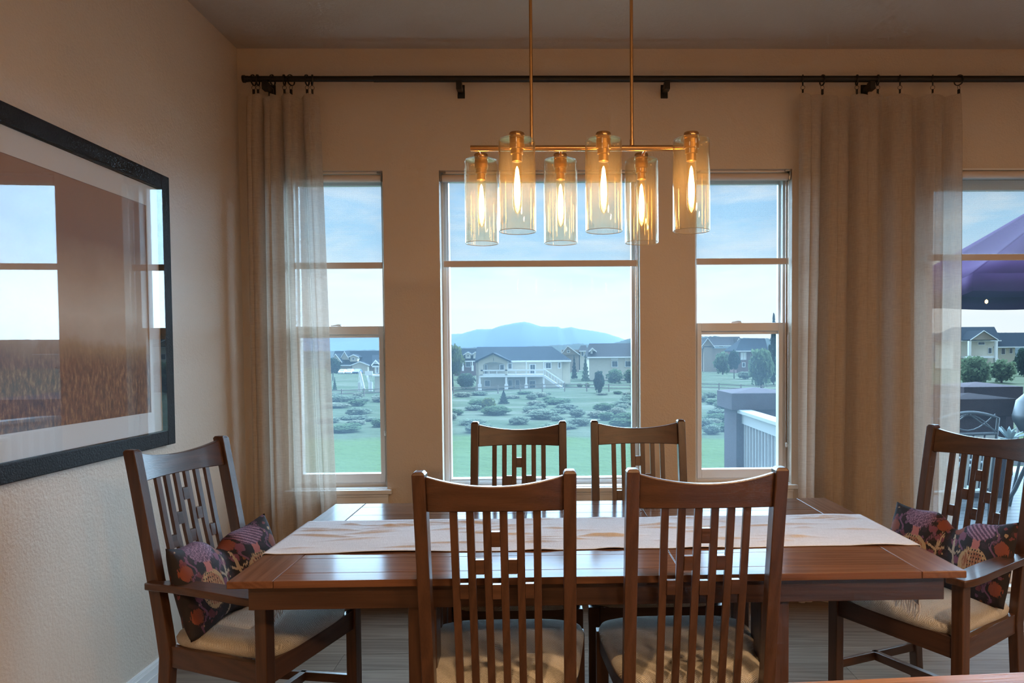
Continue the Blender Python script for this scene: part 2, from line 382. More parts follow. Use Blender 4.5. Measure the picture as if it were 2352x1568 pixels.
# ------------------------------------------------------------------ room shell
LX, BY, CZ, FZ, RX, RYB = -1.739, 4.15, 3.122, -.03, 4.9, -4.6
WT = .17
WIN = [(-1.495, -.9365, .628, 2.442), (-.618, .5237, .628, 2.442), (.8413, 1.3998, .632, 2.446)]
DOOR = (2.17, 4.05, FZ, 2.446)
def wall_with_openings():
    mb = MB(); xs = [LX-.2]
    ops = WIN + [DOOR]
    for (a, b, z0, z1) in ops:
        mb.box(xs[-1], a, BY, BY+WT, FZ-.1, CZ+.1); xs.append(b)
        if z0 > FZ+.01: mb.box(a, b, BY, BY+WT, FZ-.1, z0)
        else: mb.box(a, b, BY, BY+WT, FZ-.1, FZ-.012)
        mb.box(a, b, BY, BY+WT, z1, CZ+.1)
    mb.box(xs[-1], RX+.2, BY, BY+WT, FZ-.1, CZ+.1)
    return mb
wall_with_openings().build('wall_back', M['wall'], label='beige textured wall pierced by the windows and patio door', cat='wall', kind='structure')
MB().box(LX-.15, LX, RYB, BY, FZ-.1, CZ+.1).build('wall_left', M['wall'], label='beige orange-peel textured wall behind the framed print', cat='wall', kind='structure')
MB().box(RX, RX+.15, RYB, BY, FZ-.1, CZ+.1).build('wall_right', M['wall'], label='beige wall at the far right of the room', cat='wall', kind='structure')
MB().box(LX-.15, RX+.15, RYB-.15, RYB, FZ-.1, CZ+.1).build('wall_rear', M['wall'], label='beige wall behind the camera', cat='wall', kind='structure')
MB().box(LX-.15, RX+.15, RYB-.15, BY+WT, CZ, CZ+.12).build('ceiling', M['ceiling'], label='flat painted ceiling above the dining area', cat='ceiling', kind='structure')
fl = MB().box(LX-.15, RX+.15, RYB-.15, BY, FZ-.12, FZ-.014).build('floor', M['floor'], label='pale oak board floor under the dining table', cat='floor', kind='structure')
rnd = random.Random(4)
y = BY-.004; row = 0
while y > RYB:
    y0 = y-.178; x = LX+.003 - rnd.random()*1.5
    while x < RX:
        x1 = x + 1.5 + rnd.random()*.6
        a, b = max(x, LX+.003), min(x1-.002, RX-.003)
        if b-a > .1:
            MB().box(a, b, y0+.0012, y, FZ-.0135, FZ).build('floor_plank', M['floor'], fl)
        x = x1
    y = y0-.0008; row += 1
def baseboard(name, pts, lab):
    mb = MB()
    (x0, y0, x1, y1, nx, ny) = pts
    for z0, z1, th in ((FZ, FZ+.045, .017), (FZ+.045, FZ+.078, .013), (FZ+.078, FZ+.092, .009), (FZ+.092, FZ+.1, .005)):
        xa, xb = min(x0, x1, x0+nx*th, x1+nx*th), max(x0, x1, x0+nx*th, x1+nx*th); ya, yb = min(y0, y1, y0+ny*th, y1+ny*th), max(y0, y1, y0+ny*th, y1+ny*th)
        mb.box(xa, xb, ya, yb, z0, z1)
    mb.build(name, M['trim'], label=lab, cat='baseboard', kind='structure')
baseboard('baseboard_left', (LX, RYB, LX, BY-.02, 1, 0), 'white stepped baseboard along the left wall')
baseboard('baseboard_back', (LX+.02, BY, DOOR[0]-.005, BY, 0, -1), 'white baseboard below the windows')

# ------------------------------------------------------------------ windows
def window(idx, ops, double, lab):
    x0, x1, z0, z1 = ops; e = .0006
    w = thing('window_%d' % idx, lab, 'window', (0, 0, 0), kind='structure')
    fy0, fy1 = BY+.085, BY+.165
    MB().frame(x0+e, x1-e, z0+e, z1-e, .026, fy0, fy1).build('window_frame', M['vinyl'], w, bevel=.002)
    a, b, c, d = x0+.026, x1-.026, z0+.026, z1-.026
    if double:
        mz = 1.566 if idx == 1 else 1.571
        MB().frame(a, b, mz-.045, d, .012, fy0+.045, fy1-.005, .045, .03).build('upper_sash', M['vinyl'], w, bevel=.002)
        MB().box(a+.013, b-.013, fy0+.060, fy0+.064, mz+.001, d-.031).build('pane', M['pane'], w)
        MB().frame(a, b, c, mz, .026, fy0-.012, fy0+.040, .052, .048).box(a+.026, b-.026, fy0+.012, fy0+.016, mz-.066, mz-.048).build('lower_sash', M['vinyl'], w, bevel=.0025)
        MB().box(a+.027, b-.027, fy0+.024, fy0+.028, c+.053, mz-.067).build('pane', M['pane'], w)
        lk = (a+b)/2-.02
        MB().box(lk-.03, lk+.03, fy0-.004, fy0+.03, mz, mz+.006).tube([(lk-.02, fy0+.01, mz+.006), (lk+.01, fy0+.005, mz+.011), (lk+.028, fy0-.006, mz+.009)], .005, 6).build('sash_lock', M['vinyl'], w, smooth=True)
    else:
        MB().frame(a, b, c, d, .012, fy0+.01, fy1-.01).build('glazing_bead', M['vinyl'], w, bevel=.002)
        MB().box(a+.013, b-.013, fy0+.035, fy0+.039, c+.013, d-.013).build('pane', M['pane'], w)
    MB().box(x0-.03, x1+.03, BY-.032, BY-.0005, z0-.024, z0-.0005).box(x0+.001, x1-.001, BY-.0005, fy0-.013, z0+.0004, z0+.0035).build('window_stool', M['trim'], w, bevel=.004)
    MB().box(x0-.008, x1+.008, BY-.020, BY-.0005, z0-.042, z0-.0245).box(x0-.006, x1+.006, BY-.014, BY-.0005, z0-.085, z0-.042).build('window_apron', M['trim'], w, bevel=.003)
window(1, WIN[0], True, 'tall double-hung window partly covered by the left curtain')
window(2, WIN[1], False, 'wide fixed picture window behind the pendant lamp')
window(3, WIN[2], True, 'tall double-hung window beside the right curtain')

# patio door
dr = thing('door_1', 'glazed sliding patio door at the right edge', 'door', kind='structure')
x0, x1, z0, z1 = DOOR; e = .0008
MB().frame(x0+e, x1-e, z0, z1-e, .045, BY+.03, BY+.165, .03, .04).build('door_frame', M['vinyl'], dr, bevel=.003)
mid = (x0+x1)/2
for k, (a, b, yy) in enumerate(((x0+.046, mid+.04, BY+.105), (mid-.04, x1-.046, BY+.060))):
    MB().frame(a, b, z0+.031, z1-.042, .06, yy, yy+.04, .09, .06).build('door_panel', M['vinyl'], dr, bevel=.003)
    MB().box(a+.061, b-.061, yy+.018, yy+.022, z0+.122, z1-.103).build('pane', M['pane_clear'], dr)
MB().tube([(x1-.10, BY+.05, .95), (x1-.10, BY+.01, .97), (x1-.10, BY+.01, 1.15), (x1-.10, BY+.05, 1.17)], .008, 8).build('door_handle', M['chrome'], dr, smooth=True)

# ------------------------------------------------------------------ roller shades
def shade(x0, x1, z1, hem, lab, chain_end, yy=BY+.038):
    s = thing('roller_shade', lab, 'window shade', ((x0+x1)/2, yy, z1), group='half-drawn roller shades')
    hw = (x1-x0)/2; r = .021; zc = -.036
    MB().lathe([(r, -hw+.012), (r, hw-.012)], 20).build('roll', M['roll'], s, smooth=True)
    o = s.children[-1]; o.rotation_euler = (0, R(90), 0); o.location = (0, 0, zc)
    MB().box(-hw+.014, hw-.014, -.0005, .0005, hem-z1+.03, zc).build('screen_cloth', M['screen'], s)
    s.children[-1].location = (0, r-.001, 0)
    MB().box(-hw+.013, hw-.013, -.006, .006, hem-z1, hem-z1+.037).build('hem_bar', M['roll'], s, bevel=.004)
    s.children[-1].location = (0, r-.001, 0)
    MB().box(-hw+.016, hw-.016, -.006, .03, -.012, -.0005).build('head_rail', M['vinyl'], s)
    for sx in (-1, 1):
        b = MB().box(sx*hw-.0005*sx-(.005 if sx > 0 else 0), sx*hw-.0005*sx+(.005 if sx < 0 else 0), -.022, .03, -.058, -.0008)
        xa, xb = sorted((sx*(hw-.006), sx*(hw-.034)))
        b.box(xa, xb, -.024, -.004, -.010, -.0006).tube([(sx*(hw-.007), -.024, -.010), (sx*(hw-.008), -.03, -.03), (sx*(hw-.010), -.024, -.058)], .005, 6)
        b.build('bracket', M['chrome'], s, smooth=True)
    cx = hw-.012
    MB().tube([(cx, -.014, -.05), (cx, -.014, chain_end-z1)], .0018, 5).tube([(cx-.006, .012, -.05), (cx-.006, .012, chain_end-z1)], .0018, 5).build('bead_chain', M['chrome'], s, smooth=True)
    MB().lathe([(.001, -.02), (.006, -.015), (.006, .005), (.001, .01)], 10, (cx-.003, 0, chain_end-z1)).build('chain_weight', M['vinyl'], s, smooth=True)
    return s
shade(WIN[0][0]+.001, WIN[0][1]-.001, WIN[0][3], 1.893, 'half-drawn roller shade of the window by the left curtain', .95)
shade(WIN[1][0]+.001, WIN[1][1]-.001, WIN[1][3], 1.899, 'widest half-drawn roller shade, behind the glass pendant lamp', .96)
shade(WIN[2][0]+.001, WIN[2][1]-.001, WIN[2][3], 1.906, 'half-drawn roller shade of the window beside the right curtain', .86)
shade(DOOR[0]+.001, DOOR[1]-.001, DOOR[3], 1.918, 'half-drawn roller shade across the patio door', .9, BY+.0)

# ------------------------------------------------------------------ curtain rod, rings, curtains
RZ, RYR = 2.918, 4.055
rod = thing('curtain_rod', 'long dark metal curtain rod above all the windows', 'curtain rod', (LX, RYR, RZ))
def rod_seg(a, b, r, nm):
    o = MB().lathe([(r, 0), (r, b-a)], 16).build(nm, M['iron'], rod, smooth=True); o.rotation_euler = (0, R(90), 0); o.location = (a-LX, 0, 0)
rod_seg(-1.655, -.955, .0155, 'rod_tube'); rod_seg(-.955, 4.3, .0175, 'rod_tube')
o = MB().lathe([(.004, -.02), (.020, -.018), (.021, -.006), (.017, -.002), (.0165, .012)], 16).build('finial', M['iron'], rod, smooth=True); o.rotation_euler = (0, R(90), 0); o.location = (-1.652-LX, 0, 0)
for bx in (-1.545, -.485, .665, 1.811, 3.2):
    MB().box(bx-.015-LX, bx+.015-LX, -.022, .024, -.062, -.0165).box(bx-.012-LX, bx+.012-LX, .024, BY-RYR-.008, -.05, -.022).box(bx-.02-LX, bx+.02-LX, BY-RYR-.008, BY-RYR-.0005, -.075, .0).build('bracket', M['iron'], rod, bevel=.002)

CT = 2.842
ORD = ['first', 'second', 'third', 'fourth', 'fifth', 'sixth', 'seventh']
def ring(x, lab, rz):
    t = thing('curtain_ring', lab, 'curtain ring', (x, RYR, RZ), rz, 'clip rings on the curtain rod')
    N_ = 22; R_, r_ = .027, .0036
    rs = [[((0 + .007*k), R_*math.cos(2*math.pi*i/N_)*q, R_*math.sin(2*math.pi*i/N_)*q - .0065) for k, q in ((-.5, .95), (.5, .95), (.5, 1.1), (-.5, 1.1))] for i in range(N_)]
    mb = MB(); mb.rings(rs+[rs[0]], True, False); mb.build('ring', M['iron'], t, smooth=True)
    z0 = -R_*1.1-.0065
    MB().tube([(.011*math.cos(a), 0, z0-.011+.011*math.sin(a)) for a in [2*math.pi*i/12 for i in range(13)]], .0012, 5, False).build('eyelet', M['iron'], t, smooth=True)
    MB().box(-.005, .005, -.006, .006, CT-RZ-.010, z0-.021).build('clip', M['iron'], t, bevel=.001)
    return t
for k, x in enumerate((-1.612, -1.588, -1.508, -1.444, -1.408, -1.32, -1.292)):
    ring(x, 'dark clip ring above the left curtain, %s from the rod finial' % ORD[k], rnd.uniform(-.5, .5))
RR = (1.426, 1.536, 1.73, 1.848, 1.973, 2.158, 2.306)
for k, x in enumerate(RR):
    ring(x, 'dark clip ring above the right curtain, %s from the pendant lamp side' % ORD[k], rnd.uniform(-.5, .5))

def curtain(name, top, bot, clips, folds, amp, lat, lab, seed):
    rg = random.Random(seed)
    t0, t1 = top; b0, b1 = bot; zb = FZ+.012
    NU, NV = 260, 70
    ph = [rg.uniform(-.5, .5) for _ in range(6)]
    cl = [(c-t0)/(t1-t0) for c in clips]
    def fn(u, v):
        z01 = v                       # 0 bottom .. 1 top
        w = u + .018*math.sin(6.0*u+ph[0]) + .03*math.sin(2*math.pi*u*1.0+ph[1])*(1-z01)
        x = (b0+(b1-b0)*u)*(1-z01) + (t0+(t1-t0)*u)*z01
        f = math.sin(2*math.pi*folds*w+ph[2]); sq = math.tanh(3.0*(f+.42))
        f2 = math.sin(2*math.pi*(folds*1.9)*w+ph[3]+1.5*z01)
        A = -amp*(.75+.25*(1-z01))
        yv = RYR - .002 + A*(.8*sq+.22*f2*(1-.4*z01)) + .006*math.sin(5*z01+9*u+ph[4])
        x += lat*math.sin(4*math.pi*folds*w+2*ph[2])*(.8+.2*math.sin(7*u+ph[5]))
        z = zb + (CT-.004-zb)*z01
        if z01 > .9:
            k = (z01-.9)/.1
            dmin = min(abs(u-c) for c in cl)
            z -= k*k*.026*min(1, dmin*9)
            yv = yv*(1-.6*k*k) + RYR*.6*k*k
        return (x, yv, z)
    mb = MB().grid(fn, NU, NV)
    o = obj(name, mb.mesh(name, False), M['linen']); o.data.polygons.foreach_set('use_smooth', [True]*len(o.data.polygons))
    return tag(o, lab, 'curtain', 'sheer linen curtains')
curtain('linen_curtain', (-1.642, -1.268), (-1.652, -1.200), (-1.612, -1.588, -1.508, -1.444, -1.408, -1.32, -1.292), 3.7, .050, .011, 'sheer beige linen curtain gathered beside the left wall', 3)
curtain('linen_curtain', (1.415, 2.318), (1.40, 2.316), RR, 5.4, .048, .016, 'wide sheer beige linen curtain hanging beside the patio door', 8)

# ------------------------------------------------------------------ framed print
pic = thing('framed_print', 'large print of a misty brown field in a black frame', 'picture', (LX, 1.72, 1.004))
PY0, PY1, PZ0, PZ1 = 1.62, 3.318, 1.004, 2.204
def rect_ring(y0, y1, z0, z1, w, xa, xb):
    mb = MB(); o = (LX, 1.72, 1.004)
    def bx(ya, yb, za, zb): mb.box(xa-o[0], xb-o[0], ya-o[1], yb-o[1], za-o[2], zb-o[2])
    bx(y0, y0+w, z0, z1); bx(y1-w, y1, z0, z1); bx(y0+w, y1-w, z0, z0+w); bx(y0+w, y1-w, z1-w, z1); return mb
for (ya, yb, za, zb) in ((PY0, PY0+.064, PZ0, PZ1), (PY1-.064, PY1, PZ0, PZ1), (PY0+.0642, PY1-.0642, PZ0, PZ0+.064), (PY0+.0642, PY1-.0642, PZ1-.064, PZ1)):
    MB().box(.001, .034, ya-1.72, yb-1.72, za-1.004, zb-1.004).build('frame_rail', M['black_frame'], pic, bevel=.003)
rect_ring(PY0+.066, PY1-.066, PZ0+.066, PZ1-.066, .088, LX+.009, LX+.012).build('mat_board', M['mat_board'], pic)
MB().box(.004, .008, PY0+.07-1.72, PY1-.07-1.72, .07, 1.13).build('print', M['art'], pic)
def bow(yy): k = max(0, yy-2.3)/.9; return .014+.0175*k*k
gy = [PY0+.066+(PY1-PY0-.132)*i/40 for i in range(41)]
MB().rings([[(bow(q), q-1.72, .065), (bow(q)+.002, q-1.72, .065), (bow(q)+.002, q-1.72, 1.135), (bow(q), q-1.72, 1.135)] for q in gy]).build('glass', M['picture_glass'], pic, smooth=True)

# ------------------------------------------------------------------ dining table
TX, TY, TROT, TL, TW, TZ = .1415, 2.584, .0046, 2.13, 1.063, .76
tb = thing('dining_table', 'long reddish-brown wooden dining table with plank top', 'table', (TX, TY, FZ), TROT)
tz = TZ-FZ; th = .021
ys = [-TW/2, -.457, -.305, -.153, 0, .153, .305, .457, TW/2]; xsplit = [-.934, -.237, .237, .934]
for i in range(3):
    for j in range(8):
        MB().box(xsplit[i]+.0008, xsplit[i+1]-.0008, ys[j]+.0009, ys[j+1]-.0009, tz-th, tz).build('top_plank', M['table_x'], tb, bevel=.0012)
for a, b in ((-TL/2, -.935), (.935, TL/2)):
    MB().box(a, b, -TW/2, TW/2, tz-th, tz+.0004).build('breadboard_end', M['table_y'], tb, bevel=.0025)
MB().box(-.934, .934, -TW/2+.02, TW/2-.02, tz-th-.006, tz-th-.0003).build('under_panel', M['wood_x'], tb)
for s in (-1, 1):
    MB().box(-TL/2+.045, TL/2-.045, s*(TW/2-.05)-.012, s*(TW/2-.05)+.012, tz-th-.075, tz-th-.0065).build('apron_rail', M['wood_x'], tb, bevel=.002)
    MB().box(s*(TL/2-.057)-.012, s*(TL/2-.057)+.012, -TW/2+.064, TW/2-.064, tz-th-.075, tz-th-.0065).build('apron_rail', M['wood_y'], tb, bevel=.002)
    for s2 in (-1, 1):
        cx, cy = s*.525, s2*(TW/2-.108)
        MB().box(cx-.042, cx+.042, cy-.042, cy+.042, 0, tz-th-.0065).build('leg', M['wood_z'], tb, bevel=.004)
    for k in range(5):
        yy = -.26+.13*k
        MB().box(s*.525-.010, s*.525+.010, yy-.02, yy+.02, .192, tz-th-.0065).build('end_slat', M['wood_z'], tb, bevel=.002)
    MB().box(s*.525-.018, s*.525+.018, -TW/2+.151, TW/2-.151, .12, .19).build('end_rail', M['wood_y'], tb, bevel=.002)
MB().box(-.506, .506, -.02, .02, .125, .185).build('stretcher', M['wood_x'], tb, bevel=.002)

# table runner: cloth lying on the top, dropping over both ends with a fringe
rn = thing('table_runner', 'wrinkled natural linen table runner with fringed ends', 'table runner', (TX, TY, TZ), TROT)
rg = random.Random(5)
wr = [(rg.uniform(-1, 1), rg.uniform(-.2, .17), rg.uniform(.03, .12), rg.uniform(.005, .011), rg.uniform(.0025, .0065), rg.uniform(-.25, .25)) for _ in range(60)]
HL = TL/2+.004; DROP = .20
def run_fn(u, v):
    s = (u-.5)*2*(HL+DROP); yl = -.252 + v*.452
    e_ = .004*math.sin(s*9+1)*(1-v) + .003*math.sin(s*14+2)*v
    yl += e_*(abs(v-.5)*2)
    zz_ = .0016
    if abs(s) <= HL:
        for (a, b, la, lb, h, sl) in wr:
            dx = (s-a)/la; dy = (yl-b-sl*(s-a))/lb
            if abs(dx) < 2.2 and abs(dy) < 3: zz_ += h*math.exp(-dx*dx-dy*dy)
        if v < .06 or v > .95: zz_ += .004*max(0, math.sin(s*17+2*math.sin(s*5)))*(1 if v < .06 else .6)
        return (s, yl, zz_)
    sg = 1 if s > 0 else -1
    dz = abs(s)-HL
    return (sg*(HL+.003+.010*math.sin(min(1, dz/.02)*1.57)*.4+.006*math.sin(yl*30)*min(1, dz/.1)), yl, .0016-dz if dz > .004 else .0016-dz*.5)
o = obj('cloth', MB().grid(run_fn, 420, 110).mesh('cloth'), M['runner'], rn); o.data.polygons.foreach_set('use_smooth', [True]*len(o.data.polygons))
m_ = o.modifiers.new('thickness', 'SOLIDIFY'); m_.thickness = .0012; m_.offset = 1
for sg in (-1, 1):
    mb = MB()
    for k in range(44):
        yl = -.245+k*.0102; x_ = sg*(HL+.008); z_ = -DROP+.002
        mb.tube([(x_, yl, z_), (x_+rg.uniform(-.006, .006), yl+rg.uniform(-.006, .006), z_-.025), (x_+rg.uniform(-.01, .01), yl+rg.uniform(-.012, .012), z_-.05-rg.uniform(0, .012))], [.0022, .002, .001], 4)
    mb.build('fringe', M['runner'], rn, smooth=True, kind='stuff')

# ------------------------------------------------------------------ chairs
def lean(z, L, z0=.42, z1=1.12): return 0 if z < z0 else -L*((z-z0)/(z1-z0))**1.12
def make_chair(name, label, group, arms, wb, wf, dep, L, top):
    t = thing(name, label, 'chair', group=group)
    top -= 0  # heights measured above the floor
    hb = wb/2-.0175; yb = -dep/2; zs = .472
    def yc(z): return yb + lean(z, L)
    zlist = [0, .15, .30, .42, .50, .58, .66, .74, .82, .90, .98, 1.04, top-.008, top]
    for s in (-1, 1):
        rs = []
        for i, z in enumerate(zlist):
            hx, hy = .0175, .0235
            if z < .4: hy = .0235-.004*(1-z/.4)
            yy = yc(z) - (.035*(1-z/.42) if z < .42 else 0)
            if i == len(zlist)-1: hx -= .005; hy -= .006
            rs.append([(s*hb-hx, yy-hy, z), (s*hb+hx, yy-hy, z), (s*hb+hx, yy+hy, z), (s*hb-hx, yy+hy, z)])
        MB().rings(rs).build('back_post', M['wood_z'], t, bevel=.003)
    # crest rail: scooped top edge, bowed backwards in plan
    inner = hb-.0170
    zb_ = top-.112
    rs = []
    for i in range(25):
        u = -1+2*i/24; x = u*inner; bow = -.022*(1-u*u)
        zt = top-.014-.026*(1-abs(u)**2.0); zl = zb_ + .003*(1-u*u)
        rs.append([(x, yc(zl)+bow-.011, zl), (x, yc(zt)+bow-.011, zt), (x, yc(zt)+bow+.009, zt), (x, yc(zl)+bow+.009, zl)])
    MB().rings(rs).build('crest_rail', M['wood_x'], t, smooth=True, bevel=.003)
    # six slats
    sx_ = [(-2.5+i)*(.0447*wb/.435) for i in range(6)]
    zlow = .41
    for x in sx_:
        u = x/inner; bow = -.022*(1-u*u)
        rs = []
        for z in [zlow+(zb_+.012-zlow)*k/9 for k in range(10)]:
            b2 = bow*min(1, max(0, (z-.42)/.4)); y_ = yc(z)+b2
            rs.append([(x-.0105, y_-.007, z), (x+.0105, y_-.007, z), (x+.0105, y_+.007, z), (x-.0105, y_+.007, z)])
        MB().rings(rs).build('slat', M['wood_z'], t, bevel=.0015)
    # pyramid of six spacer blocks
    for row, (d0, d1) in zip((((2, 3),), ((1, 2), (3, 4)), ((0, 1), (2, 3), (4, 5))), ((.166, .209), (.246, .288), (.318, .361))):
        for a, b in row:
            xa, xb = sx_[a]+.0105, sx_[b]-.0105; u = (xa+xb)/2/inner; bow = -.022*(1-u*u)
            z0_, z1_ = top-d1, top-d0; yA, yB = yc(z0_)+bow, yc(z1_)+bow
            MB().rings([[(xa, yA-.008, z0_), (xb, yA-.008, z0_), (xb, yA+.0085, z0_), (xa, yA+.0085, z0_)], [(xa, yB-.008, z1_), (xb, yB-.008, z1_), (xb, yB+.0085, z1_), (xa, yB+.0085, z1_)]]).build('spacer_block', M['wood_x'], t, bevel=.001)
    yf = dep/2; hf = wf/2-.021; lt = .655 if arms else zs-.012
    for s in (-1, 1):
        MB().box(s*hf-.021, s*hf+.021, yf-.021, yf+.021, 0, lt).build('front_leg', M['wood_z'], t, bevel=.003)
        MB().bar((s*hb, yb+.024, zs-.048), (s*hf, yf-.0215, zs-.048), .022, .072).build('side_rail', M['wood_y'], t, bevel=.002)
        MB().bar((s*hb, yb-.004, .185), (s*hf, yf-.0215, .185), .018, .034).build('stretcher', M['wood_y'], t, bevel=.002)
    MB().box(-hf+.0215, hf-.0215, yf-.012, yf+.012, zs-.084, zs-.012).build('front_rail', M['wood_x'], t, bevel=.002)
    MB().box(-hb+.018, hb-.018, yb-.010, yb+.012, zs-.084, zs-.048).build('rear_rail', M['wood_x'], t, bevel=.002)
    MB().box(-hf+.008, hf-.008, -.012, .012, .168, .202).build('cross_stretcher', M['wood_x'], t, bevel=.002)
    # upholstered seat, a rounded slab that widens to the front and laps over the rails
    def seat_ring(k, z, inset):
        pts = []
        n_ = 64
        for i in range(n_):
            a = 2*math.pi*i/n_; c_, s_ = math.cos(a), math.sin(a); ex = 2/(5.5 if k < .6 else 4.2)
            px = math.copysign(abs(c_)**ex, c_); py = math.copysign(abs(s_)**ex, s_)
            yy = py*(dep/2+.012-inset); hw = (wb/2+.002 + (wf/2+.006-(wb/2+.002))*(py*.5+.5)) - inset
            if arms: hw = (wb/2-.012+(wf/2-.040-(wb/2-.012))*(py*.5+.5)) - inset
            pts.append((px*hw, yy+(.012 if not arms else .006), z))
        return pts
    prof = [(0, zs-.016, .006), (.1, zs-.008, 0), (.3, zs+.008, -.002), (.5, zs+.020, .004), (.62, zs+.029, .014), (.72, zs+.035, .035), (.85, zs+.041, .075), (.95, zs+.044, .13), (1, zs+.045, .19)]
    rs = [seat_ring(*q) for q in prof]
    MB().rings(rs).build('seat', M['seat'], t, smooth=True)
    if arms:
        for s in (-1, 1):
            rs = []
            for i in range(15):
                u = i/14; y_ = yb-.045 + u*(yf+.060-yb+.045)
                xc = s*(hb+.014 + (hf-hb+.002)*min(1, u*1.25)); hw = .030 + .012*math.sin(min(1, u*1.3)*1.57)
                if u < .1: xc += s*.018; hw -= .014
                elif u < .18: xc += s*.008; hw -= .006
                if u > .97: hw -= .008
                z_ = .668 + .006*math.sin(u*3.1)
                rs.append([(xc-hw, y_, z_-.0125), (xc+hw, y_, z_-.0125), (xc+hw, y_, z_+.0125), (xc-hw, y_, z_+.0125)])
            MB().rings(rs).build('armrest', M['wood_y'], t, smooth=True, bevel=.004)
    return t
TOPZ = 1.091-FZ
sc0 = make_chair('dining_chair', 'near slatted wooden dining chair, in front of the left half of the table', 'slatted side chairs', False, .435, .525, .455, .125, TOPZ)
sc0.location = (-.148, 1.918+.125+.455/2, FZ); sc0.rotation_euler = (0, 0, 0)
c = copy_tree(sc0); c.location = (.420, 1.929+.125+.455/2, FZ); c.rotation_euler = (0, 0, .004); c['label'] = 'near slatted wooden dining chair, in front of the right half of the table'
c = copy_tree(sc0); c.location = (-.142, 3.312-.125-.455/2, FZ); c.rotation_euler = (0, 0, math.pi); c['label'] = 'far dining chair silhouetted wholly against the picture window'
c = copy_tree(sc0); c.location = (.405, 3.327-.125-.455/2, FZ); c.rotation_euler = (0, 0, math.pi); c['label'] = 'far dining chair overlapping the wall strip between two windows'
ac = make_chair('dining_armchair', 'wooden armchair with cream seat below the framed print', 'dining armchairs', True, .45, .55, .42, .13, 1.086-FZ)
ac.location = (-1.033, 2.572, FZ); ac.rotation_euler = (0, 0, -1.86)
c = copy_tree(ac); c.location = (1.437, 2.695, FZ); c.rotation_euler = (0, 0, 2.07); c['label'] = 'wooden armchair with cream seat in front of the patio door'

# ------------------------------------------------------------------ lumbar cushions
def cushion(label, loc, rz, tilt, mirror=1):
    Wd, Ht, Th = .49, .315, .064
    def fn(sign):
        def g(u, v):
            x = (u-.5)*2; z = (v-.5)*2
            e = (max(0, 1-abs(x)**3.2)*max(0, 1-abs(z)**2.6))**.5
            th = Th*e
            px = x*Wd/2*(1-.05*(1-abs(z))**1*0 - .035*(1-z*z)*0 - .05*(1-abs(z)**2)*abs(x)**6*0)
            pz = z*Ht/2*(1-.08*(1-x*x)) 
            pinch = math.exp(-(x/.22)**2)
            pz -= .048*pinch*max(0, z+.2)
            bend = .04*(x*x)          # ends come forward, middle pushed back
            py = sign*th*(1-.35*pinch*(z > -.5)) + bend - .02
            pz += .010*math.sin(5*x+1)*(.3+.7*abs(z)) 
            return (px, py, pz)
        return g
    mb = MB(); n1, n2 = 56, 32
    mb.grid(fn(1), n1, n2); a = len(mb.v); mb.grid(fn(-1), n1, n2)
    o = mb.build('lumbar_cushion', M['pillow'], label=label, cat='cushion', group='patterned lumbar cushions')
    import bmesh
    bm = bmesh.new(); bm.from_mesh(o.data); bmesh.ops.remove_doubles(bm, verts=bm.verts, dist=.0015); bmesh.ops.recalc_face_normals(bm, faces=bm.faces); bm.to_mesh(o.data); bm.free()
    o.data.polygons.foreach_set('use_smooth', [True]*len(o.data.polygons))
    o.rotation_euler = (tilt, 0, rz); o.location = loc
    return o
cushion('dark ikat-patterned cushion on the armchair below the framed print', (-1.163, 2.592, .620), -1.86, R(17))
cushion('dark ikat-patterned cushion on the armchair by the patio door', (1.548, 2.757, .615), 2.07, R(17))

